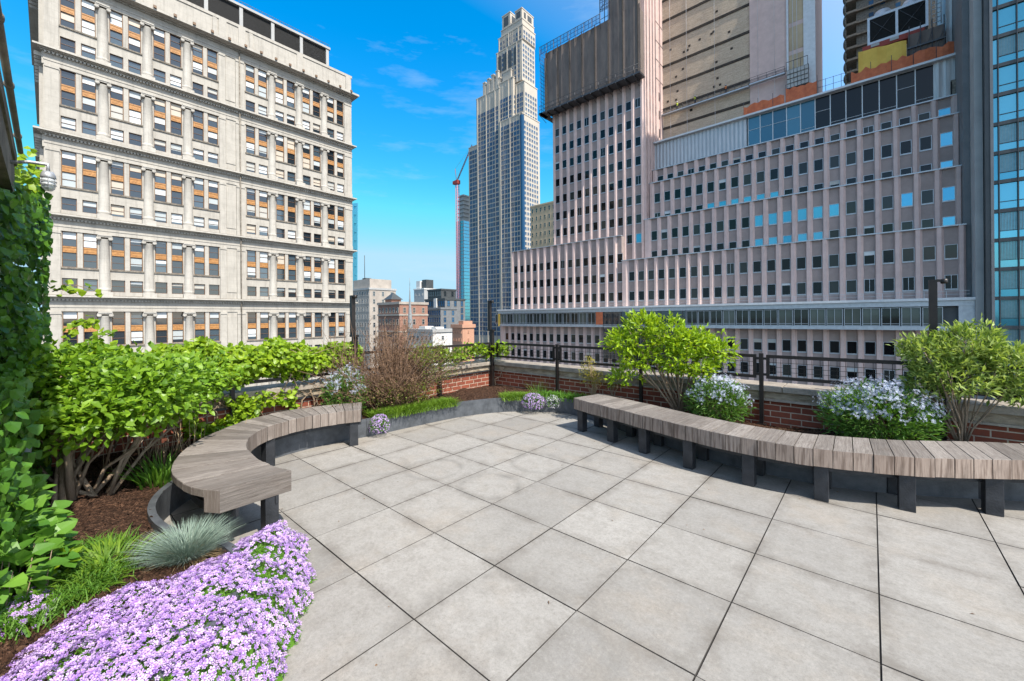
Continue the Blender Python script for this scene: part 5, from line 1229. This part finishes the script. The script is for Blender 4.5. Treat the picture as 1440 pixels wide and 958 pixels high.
def brown_shrub():
    t = plant('twiggy_shrub', 'brown twiggy shrub with few leaves in front of the far buildings', 'shrub', (-5.42, 3.5, MZ)); b = MB(); r = random.Random(12); tips = []
    for k in range(330):
        a = r.uniform(0, 6.28); sp = min(1.15, abs(r.gauss(0, .6)) + .05); h = r.uniform(.6, 1.42) * (1 - .42 * min(1, sp)) ; x0, y0 = -5.42 + r.gauss(0, .09), 3.5 + r.gauss(0, .13)
        e = (x0 + math.cos(a) * sp * .5, y0 + .08 + math.sin(a) * sp * 1.2, MZ + h * 1.06); m = (x0 + math.cos(a) * sp * .2 + r.gauss(0, .03), y0 + math.sin(a) * sp * .35 + r.gauss(0, .03), MZ + h * .55)
        b.tube([(x0, y0, MZ), m, e], [.006, .0045, .0018], 4); tips.append(e); me_ = Vector(m)
        for j in range(4):
            q = me_.lerp(Vector(e), r.uniform(0, .9)); f = q + Vector((r.gauss(0, .08), r.gauss(0, .11), r.uniform(.03, .2))); b.tube([q, f], [.003, .0012], 3); tips.append(tuple(f))
    b.build('twig', M['twig'], t); T = np.array(tips)
    n = 9000; P = T[RNG.choice(len(T), n)] * 1.0; P[:, 2] = MZ + (P[:, 2] - MZ) * RNG.uniform(.35, 1.02, n); P += RNG.normal(0, .035, P.shape)
    leaves('foliage', P, rand_dirs(n, .4), rand_dirs(n, .5), RNG.uniform(.022, .05, n), RNG.uniform(.009, .018, n), M['brownleaf'], t)
    n = 2000; P, _ = blob_points([(-5.1, 4.1, .85, .22, .42, .3), (-5.15, 3.9, 1.05, .2, .35, .2), (-5.2, 3.7, .45, .22, .4, .2), (-5.3, 3.2, .5, .2, .3, .22)], n, .3); leaves('green_leaves', P, rand_dirs(n, .3), rand_dirs(n, .8), RNG.uniform(.022, .042, n), RNG.uniform(.012, .02, n), M['olive'], t)
    t = plant('bare_shrub', 'bare pinkish twigs reaching up around the light pole', 'shrub', (-5.6, 2.9, MZ)); b = MB(); P = []
    for k in range(34):
        x0, y0 = -5.6 + r.gauss(0, .05), 2.9 + r.gauss(0, .1); e = Vector((x0 + r.gauss(0, .14), y0 + r.gauss(-.1, .26), MZ + r.uniform(.7, 1.45))); m = Vector((x0, y0, MZ)).lerp(e, .5) + Vector((r.gauss(0, .04), r.gauss(0, .06), 0))
        b.tube([(x0, y0, MZ), m, e], [.006, .004, .0015], 4)
        for j in range(5): q = m.lerp(e, r.random()); f = q + Vector((r.gauss(0, .1), r.gauss(0, .1), r.uniform(0, .15))); b.tube([q, f], [.0025, .001], 3); P += [f, q]
    b.build('twig', M['twig'], t); P = np.array([tuple(p) for p in P]); n = 420; Q = P[RNG.choice(len(P), n)] + RNG.normal(0, .02, (n, 3)); leaves('bud_leaf', Q, rand_dirs(n, .5), rand_dirs(n), .018, .008, M['brownleaf'], t)
brown_shrub()

FLOWER = 5
def flowers(name, P, N, rad, mat, parent, cup=.15, petals=5, notch=.42):
    """five-petalled flowers, each one island"""
    n = len(P); N = unit(np.asarray(N, float)); A = unit(np.cross(N, rand_dirs(n))); B = np.cross(N, A); rad = np.broadcast_to(rad, (n,))[:, None]
    V = [P - N * rad * .1]; at = [np.zeros(n)]
    for k in range(petals):
        th = 2 * math.pi * k / petals
        for da, rr, up in ((-notch, .72, .5), (0, 1.0, 1.0), (notch, .72, .5)):
            c, s = math.cos(th + da), math.sin(th + da); V.append(P + (A * c + B * s) * rad * rr + N * rad * cup * up); at.append(np.full(n, rr))
    V = np.stack(V, 1); k = V.shape[1]; b = (np.arange(n) * k)[:, None]
    F = np.concatenate([b + [0, 1 + 3 * i, 2 + 3 * i, 3 + 3 * i] for i in range(petals)], 0)
    return np_mesh(name, V.reshape(-1, 3), F, mat, parent, np.stack(at, 1).ravel())

def phlox():
    t = plant('phlox_mat', 'large mat of lilac phlox flowers spilling over the paving in the lower left corner', 'flowers', (-2.5, .4, 0))
    poly = np.array([(-3.02, .93), (-2.93, .68), (-2.9, .42), (-2.92, .22), (-2.86, .04), (-2.74, -.12), (-2.5, -.24), (-2.1, -.4), (-1.72, -.4), (-1.74, .25), (-1.88, .58), (-2.1, .76), (-2.34, .93), (-2.6, 1.05), (-2.85, 1.1), (-3.0, 1.03)])
    P2, T2 = spline(list(poly) + [poly[0]], 220); P2 = P2 + np.stack([-T2[:, 1], T2[:, 0]], 1) * (.018 * np.sin(np.arange(220) * .55) + .014 * np.sin(np.arange(220) * 1.37 + 1))[:, None]
    def hgt(p):
        d = np.min(np.hypot(p[:, None, 0] - P2[None, :, 0], p[:, None, 1] - P2[None, :, 1]), 1)
        right = np.clip((p[:, 0] + 3.05) / .5, 0, 1) * np.clip((p[:, 1] + .3) / .2, 0, 1); lowb = .2 * (1 - right) + .02 * right
        k = 1 - np.exp(-d / .085); return lowb + (.275 - lowb) * k + .022 * np.sin(p[:, 0] * 11 + 1) * np.sin(p[:, 1] * 9) * k + .014 * np.sin(p[:, 0] * 27) * np.sin(p[:, 1] * 24 + 2) * k
    def samp(n):
        q = np.stack([RNG.uniform(-3.2, -1.65, n), RNG.uniform(-.45, 1.2, n)], 1); return q[inpoly(q, P2)]
    def nrm(p):
        e = .012; return unit(np.stack([-(hgt(p + [e, 0]) - hgt(p - [e, 0])) / (2 * e), -(hgt(p + [0, e]) - hgt(p - [0, e])) / (2 * e), np.ones(len(p))], 1))
    # cushion of fine needle leaves
    q = samp(30000); z = hgt(q); N = nrm(q); P = np.c_[q, z - .035 + RNG.uniform(-.02, .012, len(q))]; leaves('foliage', P, unit(N * .6 + rand_dirs(len(q))), rand_dirs(len(q)), RNG.uniform(.018, .034, len(q)), .006, M['low'], t)
    g = 60; xs = np.linspace(-3.2, -1.65, g); ys = np.linspace(-.45, 1.2, g); b = MB(); XY = np.array([(x, y) for x in xs for y in ys]); ok = inpoly(XY, P2); Z = hgt(XY) - .045
    fs = []
    for i in range(g - 1):
        for j in range(g - 1):
            ids = (i * g + j, (i + 1) * g + j, (i + 1) * g + j + 1, i * g + j + 1)
            if all(ok[k] for k in ids): fs.append(ids)
    b.add(np.c_[XY, Z], fs, 0, None, True); b.build('cushion', M['ivy'], t)
    q = np.concatenate([samp(17000), samp(30000)]); st_ = nrm(q)[:, 2]; keep_ = np.arange(len(q)) < 12500; keep_ |= (RNG.random(len(q)) < np.clip(1 / np.maximum(st_, .2) - 1, 0, 3) * .28); q = q[keep_]; gap = np.sin(q[:, 0] * 13 + 2 * np.sin(q[:, 1] * 5)) * np.sin(q[:, 1] * 12 + 1.5 * np.sin(q[:, 0] * 7)); hole = (gap > .76) & (RNG.random(len(q)) < .85) | ((np.hypot(q[:, 0] + 2.62, q[:, 1] - .82) < .09) & (RNG.random(len(q)) < .8)) | ((np.hypot(q[:, 0] + 2.42, q[:, 1] - .74) < .05) & (RNG.random(len(q)) < .7))
    q = q[~hole]; z = hgt(q); N = nrm(q); P = np.c_[q, z + RNG.uniform(-.016, .012, len(q))]; P += N * .004
    flowers('blossoms', P, unit(N + rand_dirs(len(q)) * .55), RNG.uniform(.0065, .0142, len(q)), M['phlox'], t)
    # stray bluish blooms at the far left
    def cushion(label, cx, cy, cz, rx, ry, rz, nf, mat, green='low', r0=.0075, r1=.0115, name='phlox_clump', grp='small phlox clumps hanging over the edging'):
        tt = plant(name, label, 'flowers', (cx, cy, cz), grp); n = nf * 2; d = rand_dirs(n); d[:, 2] = np.where(d[:, 2] < -.35, -d[:, 2], d[:, 2]); P = np.array([cx, cy, cz]) + d * [rx, ry, rz] * RNG.uniform(.6, .97, (n, 1))
        leaves('foliage', P, unit(d + rand_dirs(n)), rand_dirs(n), RNG.uniform(.016, .035, n), .008, M[green], tt)
        d = rand_dirs(nf); d[:, 2] = np.where(d[:, 2] < -.45, -d[:, 2], d[:, 2]); P = np.array([cx, cy, cz]) + d * [rx, ry, rz] * RNG.uniform(.94, 1.08, (nf, 1)); flowers('blossoms', P, unit(d + rand_dirs(nf) * .5), RNG.uniform(r0, r1, nf), M[mat], tt)
    cushion('small lilac phlox clump against the far end of the horseshoe bench', -4.96, 2.92, .14, .13, .13, .15, 520, 'phlox')
    cushion('round lilac phlox clump hanging over the middle of the steel edging', -4.2, 5.28, .17, .2, .17, .15, 900, 'phlox')
    cushion('small clump of whitish flowers beside the round phlox on the edging', -3.93, 5.45, .17, .11, .1, .13, 170, 'wflower', 'low')
    cushion('pale bluish flower clump at the left edge below the broad leaved plant', -3.0, -.07, .19, .17, .1, .09, 260, 'phlox', 'low')
phlox()

def bluestar(cx, cy, rx, ry, h, nl, nf, label):
    t = plant('bluestar_shrub', label, 'flowering shrub', (cx, cy, MZ), 'pale blue bluestar shrubs'); P, d = blob_points([(cx, cy, MZ + h * .5, rx, ry, h * .5)], nl, .3); P[:, 2] = np.maximum(P[:, 2], MZ + .02)
    leaves('foliage', P, unit(d * .8 + rand_dirs(nl) * .6 + [0, 0, .4]), unit(rand_dirs(nl) + [0, 0, .6]), RNG.uniform(.05, .085, nl), RNG.uniform(.011, .018, nl), M['ams'], t)
    k = nf // 9; a = rand_dirs(k, .9); a[:, 2] = np.abs(a[:, 2]) + .15; a = unit(a); C = np.array([cx, cy, MZ + h * .5]) + a * [rx, ry, h * .55] * RNG.uniform(.72, 1.2, (k, 1)); P = np.repeat(C, 9, 0) + RNG.normal(0, .021, (k * 9, 3))
    flowers('blossoms', P, unit(np.repeat(a, 9, 0) + rand_dirs(k * 9) * .7), RNG.uniform(.010, .017, k * 9), M['pale'], t, .1, 5, .25)
    b = MB(); r = random.Random(int(cx * 100))
    for i in range(30): e = C[r.randrange(k)]; s = (cx + r.gauss(0, rx * .2), cy + r.gauss(0, ry * .2), MZ); b.tube([s, tuple((np.array(s) + e) / 2 + [0, 0, .03]), tuple(e)], [.004, .003, .0015], 4)
    b.build('stem', M['bark'], t)
bluestar(-5.5, 2.72, .22, .3, .64, 1700, 1000, 'bluestar shrub with pale blue flowers beside the far end of the horseshoe bench')
bluestar(-1.5, 5.66, .36, .24, .55, 2800, 1900, 'bluestar shrub with pale blue flowers at the foot of the bright green shrub')
bluestar(.04, 5.68, .47, .28, .62, 4200, 3200, 'widest bluestar shrub with pale blue flowers beside the light pole and variegated shrub')

def green_shrub():
    t = plant('bright_shrub', 'spreading bright lime green shrub on thin forked stems behind the long bench', 'shrub', (-1.98, 5.72, MZ))
    blobs = [(-2.7, 5.45, 1.2, .26, .22, .17), (-2.45, 5.6, 1.42, .28, .22, .22), (-2.15, 5.7, 1.3, .3, .25, .24), (-1.85, 5.75, 1.22, .28, .25, .2), (-1.55, 5.9, 1.12, .22, .2, .2), (-2.5, 5.5, .98, .27, .2, .13), (-1.95, 5.6, .98, .3, .2, .15), (-2.65, 5.45, .72, .22, .14, .09), (-1.7, 5.7, .88, .16, .16, .12)]
    o, C = clump_leaves('crown', blobs, 560, 9, .082, .032, M['lime_leaf'], t, 'simple', .3, .35, .03, .8, .12)
    idx = RNG.choice(len(C), 17); b = branch_mb((-1.98, 5.74, MZ), [C[i] for i in idx], .016, .003, .05); b.build('trunk', M['bark'], t)
    t = plant('variegated_shrub', 'rounded shrub with yellow edged leaves at the right around the light pole', 'shrub', (.65, 5.88, MZ))
    blobs = [(.42, 5.85, 1.16, .2, .2, .22), (.70, 5.92, 1.24, .24, .24, .22), (.95, 5.98, 1.08, .2, .2, .22), (.6, 5.78, .95, .24, .2, .18), (1.02, 5.9, .88, .17, .15, .13), (.38, 5.8, .90, .15, .14, .14)]
    o, C = clump_leaves('crown', blobs, 760, 9, .068, .021, M['varieg'], t, 'simple', .3, .55, .026, .7, .1)
    b = branch_mb((.66, 5.86, MZ), [C[i] for i in RNG.choice(len(C), 14)], .012, .003, .04); b.build('trunk', M['bark'], t)
    t = plant('yellow_shrub', 'thin yellowish shrub on fine stems beside the far end of the long bench', 'shrub', (-3.4, 5.82, MZ))
    blobs = [(-3.45, 5.82, .78, .13, .1, .17), (-3.33, 5.85, .6, .12, .1, .13), (-3.52, 5.8, .6, .09, .09, .16)]; o, C = clump_leaves('crown', blobs, 120, 6, .034, .015, M['ygreen'], t, 'simple', .2, .5, .025, .7); branch_mb((-3.38, 5.82, MZ), [C[i] for i in RNG.choice(len(C), 22)], .006, .0015, .03).build('trunk', M['dry'], t)
    blobs = [(-3.05, 5.84, .55, .12, .1, .1)]; t = plant('sparse_shrub', 'sparse dark leaved shrub between the yellowish and the bright green shrub', 'shrub', (-3.05, 5.86, MZ)); o, C = clump_leaves('crown', blobs, 40, 6, .03, .013, M['olive'], t, 'simple', .2, .4, .03); branch_mb((-3.05, 5.86, MZ), [C[i] for i in RNG.choice(len(C), 10)], .005, .0015, .03).build('trunk', M['bark'], t)
green_shrub()

def tuft(label, cx, cy, n, r, L, w, mat, name='grass_tuft', spread=.45, bend=.5, grp=None, mat2=None):
    t = plant(name, label, 'grass', (cx, cy, MZ), grp); a = RNG.uniform(0, 6.283, n); q = np.sqrt(RNG.uniform(0, 1, n)) * r; base = np.stack([cx + np.cos(a) * q, cy + np.sin(a) * q, np.full(n, MZ)], 1)
    d = unit(np.stack([np.cos(a) * (q / r) * spread + RNG.normal(0, .15, n), np.sin(a) * (q / r) * spread + RNG.normal(0, .15, n), np.ones(n)], 1)); blades('blades', base, d, RNG.uniform(.6, 1.1, n) * L, w, M[mat], t, 4, bend)
    if mat2:
        k = n // 3; base2 = base[:k]; d2 = d[:k].copy(); d2[:, 2] *= .35; blades('dry_blades', base2, unit(d2), RNG.uniform(.5, .9, k) * L * .7, w, M[mat2], t, 3, .7)
tuft('blue grey fescue tussock with a straw coloured base behind the phlox mat', -3.0, .52, 1900, .09, .22, .003, 'fescue', 'fescue_tussock', 1.05, .35, None, 'straw')
tuft('leafy green lily clump beside the fescue tussock', -3.2, .2, 210, .15, .17, .016, 'cover', 'lily_clump', .9, .6, 'clumps of strappy green leaves')
tuft('second low strappy green clump between the phlox mat and the wall', -3.05, .12, 160, .12, .13, .014, 'cover', 'lily_clump', 1.0, .6, 'clumps of strappy green leaves')
tuft('strappy green clump under the rim of the horseshoe bench near the trunks', -4.55, .62, 110, .16, .3, .018, 'grass', 'lily_clump', .6, .4, 'clumps of strappy green leaves')
tuft('strappy green clump at the parapet behind the middle of the horseshoe bench', -5.45, 1.35, 130, .22, .26, .018, 'grass', 'lily_clump', .6, .5, 'clumps of strappy green leaves')
tuft('bright yellow green grass tuft at the right end of the bed', 1.12, 5.82, 240, .1, .26, .006, 'cover', 'grass_tuft', .9, .5, 'grass tufts in the long bed')
tuft('upright thin grass tuft rising from the green strip near the corner', -4.35, 5.62, 90, .1, .34, .005, 'grass', 'grass_tuft', .5, .25, 'grass tufts in the long bed')
tuft('low yellow green tuft by the wall behind the middle of the long bench', -.75, 5.45, 120, .16, .1, .008, 'cover', 'grass_tuft', 1.2, .6, 'grass tufts in the long bed')
tuft('low dark green tuft between the long bench and the bright green shrub', -2.75, 5.55, 120, .16, .12, .009, 'grass', 'grass_tuft', 1.2, .6, 'grass tufts in the long bed')
def strip(name, label, pts, n, wid, L, w, mat, z=MZ, spill=False):
    P2, T2 = spline(pts, 60); i = RNG.integers(0, 60, n); off = RNG.normal(0, wid, n); N2 = np.stack([-T2[:, 1], T2[:, 0]], 1); b = np.c_[P2[i] + N2[i] * off[:, None] + RNG.normal(0, .02, (n, 2)), np.full(n, z)]
    o = blades(name, b, unit(rand_dirs(n) * .55 + [0, 0, 1]), RNG.uniform(.5, 1.1, n) * L, w, M[mat], None, 3, .5); tag(o, label, 'ground cover', kind='stuff')
strip('grass_strip', 'strip of bright green grassy leaves behind the far end of the long bench', [(-4.3, 5.6), (-3.9, 5.74), (-3.4, 5.72), (-3.1, 5.64)], 2200, .08, .17, .012, 'grass')
strip('ground_cover', 'fine mossy green ground cover along the curved steel edging', [(-5.2, 2.95), (-5.13, 3.3), (-5.1, 3.8), (-5.04, 4.25)], 7500, .07, .17, .008, 'cover')
strip('moss_mat', 'low yellow green mat beside the round phlox clump', [(-4.72, 5.1), (-4.5, 5.32), (-4.4, 5.42)], 2200, .09, .15, .009, 'cover')
strip('grass_patch', 'thin grass growing under the plants at the left edge of the bed', [(-2.86, -.14), (-2.98, .05), (-3.0, .22), (-3.12, .1), (-3.3, .08), (-3.55, .22)], 3000, .07, .11, .006, 'grass')
def broadleaf():
    t = plant('broad_leaved_plant', 'low plant with broad round green leaves at the left edge', 'plant', (-3.3, -.1, MZ))
    blobs = [(-3.5, -.12, .45, .25, .14, .16), (-3.3, -.06, .36, .17, .14, .14), (-3.05, -.13, .38, .15, .1, .12), (-3.7, -.15, .55, .22, .1, .12)]
    P, d = blob_points(blobs, 420, .45); n = len(P); D = unit(d * .8 + rand_dirs(n) * .5 + [0, .25, -.1]); N = unit(rand_dirs(n) * .45 + [.2, .2, 1]); s = RNG.uniform(.06, .105, n); leaves('foliage', P, D, N, s, s * .85, M['low'], t, 'heart', .1)
    n = 26; P, d = blob_points([(-3.22, .02, .3, .07, .05, .05)], n, .3); s = RNG.uniform(.05, .08, n); leaves('young_leaves', P, unit(d + rand_dirs(n) * .4), unit(rand_dirs(n) * .4 + [.2, .2, 1]), s, s * .8, M['vine'], t, 'heart', .1)
    b = MB(); r = random.Random(3)
    for k in range(26): x, y = r.uniform(-3.7, -3.0), r.uniform(-.25, -.02); b.tube([(x, y, MZ), (x + r.gauss(0, .03), y + .03, MZ + r.uniform(.1, .3))], [.004, .002], 4)
    b.build('stem', M['bark'], t)
broadleaf()
def shoot(x, y, z, dx, dy, dz, n, label):
    t = plant('vine_shoot', label, 'climbing plant', (x, y, z), 'loose vine shoots at the left'); a = Vector((x, y, z)); e = a + Vector((dx, dy, dz)); m = a.lerp(e, .5) + Vector((0, 0, .06)); b = MB(); b.tube([a, m, e], [.006, .004, .002], 5); b.build('stem', M['bark'], t)
    ts = RNG.uniform(0, 1, n)[:, None]; P = np.array(a) * (1 - ts) ** 2 + 2 * np.array(m) * ts * (1 - ts) + np.array(e) * ts ** 2 + RNG.normal(0, .025, (n, 3)); s = RNG.uniform(.045, .075, n)
    leaves('foliage', P, rand_dirs(n, -.3), unit(rand_dirs(n) * .6 + [.6, -.2, .8]), s, s * .85, M['vine'], t, 'heart', .1)
shoot(-5.75, .02, 1.86, .1, .32, .0, 26, 'vine shoot reaching out below the caged lamp')
shoot(-5.5, .12, 1.2, -.05, .3, .28, 40, 'upright vine shoot rising above the big green shrub')
shoot(-5.6, .1, 1.45, .0, .2, .12, 34, 'leafy vine shoot at the edge of the ivy')
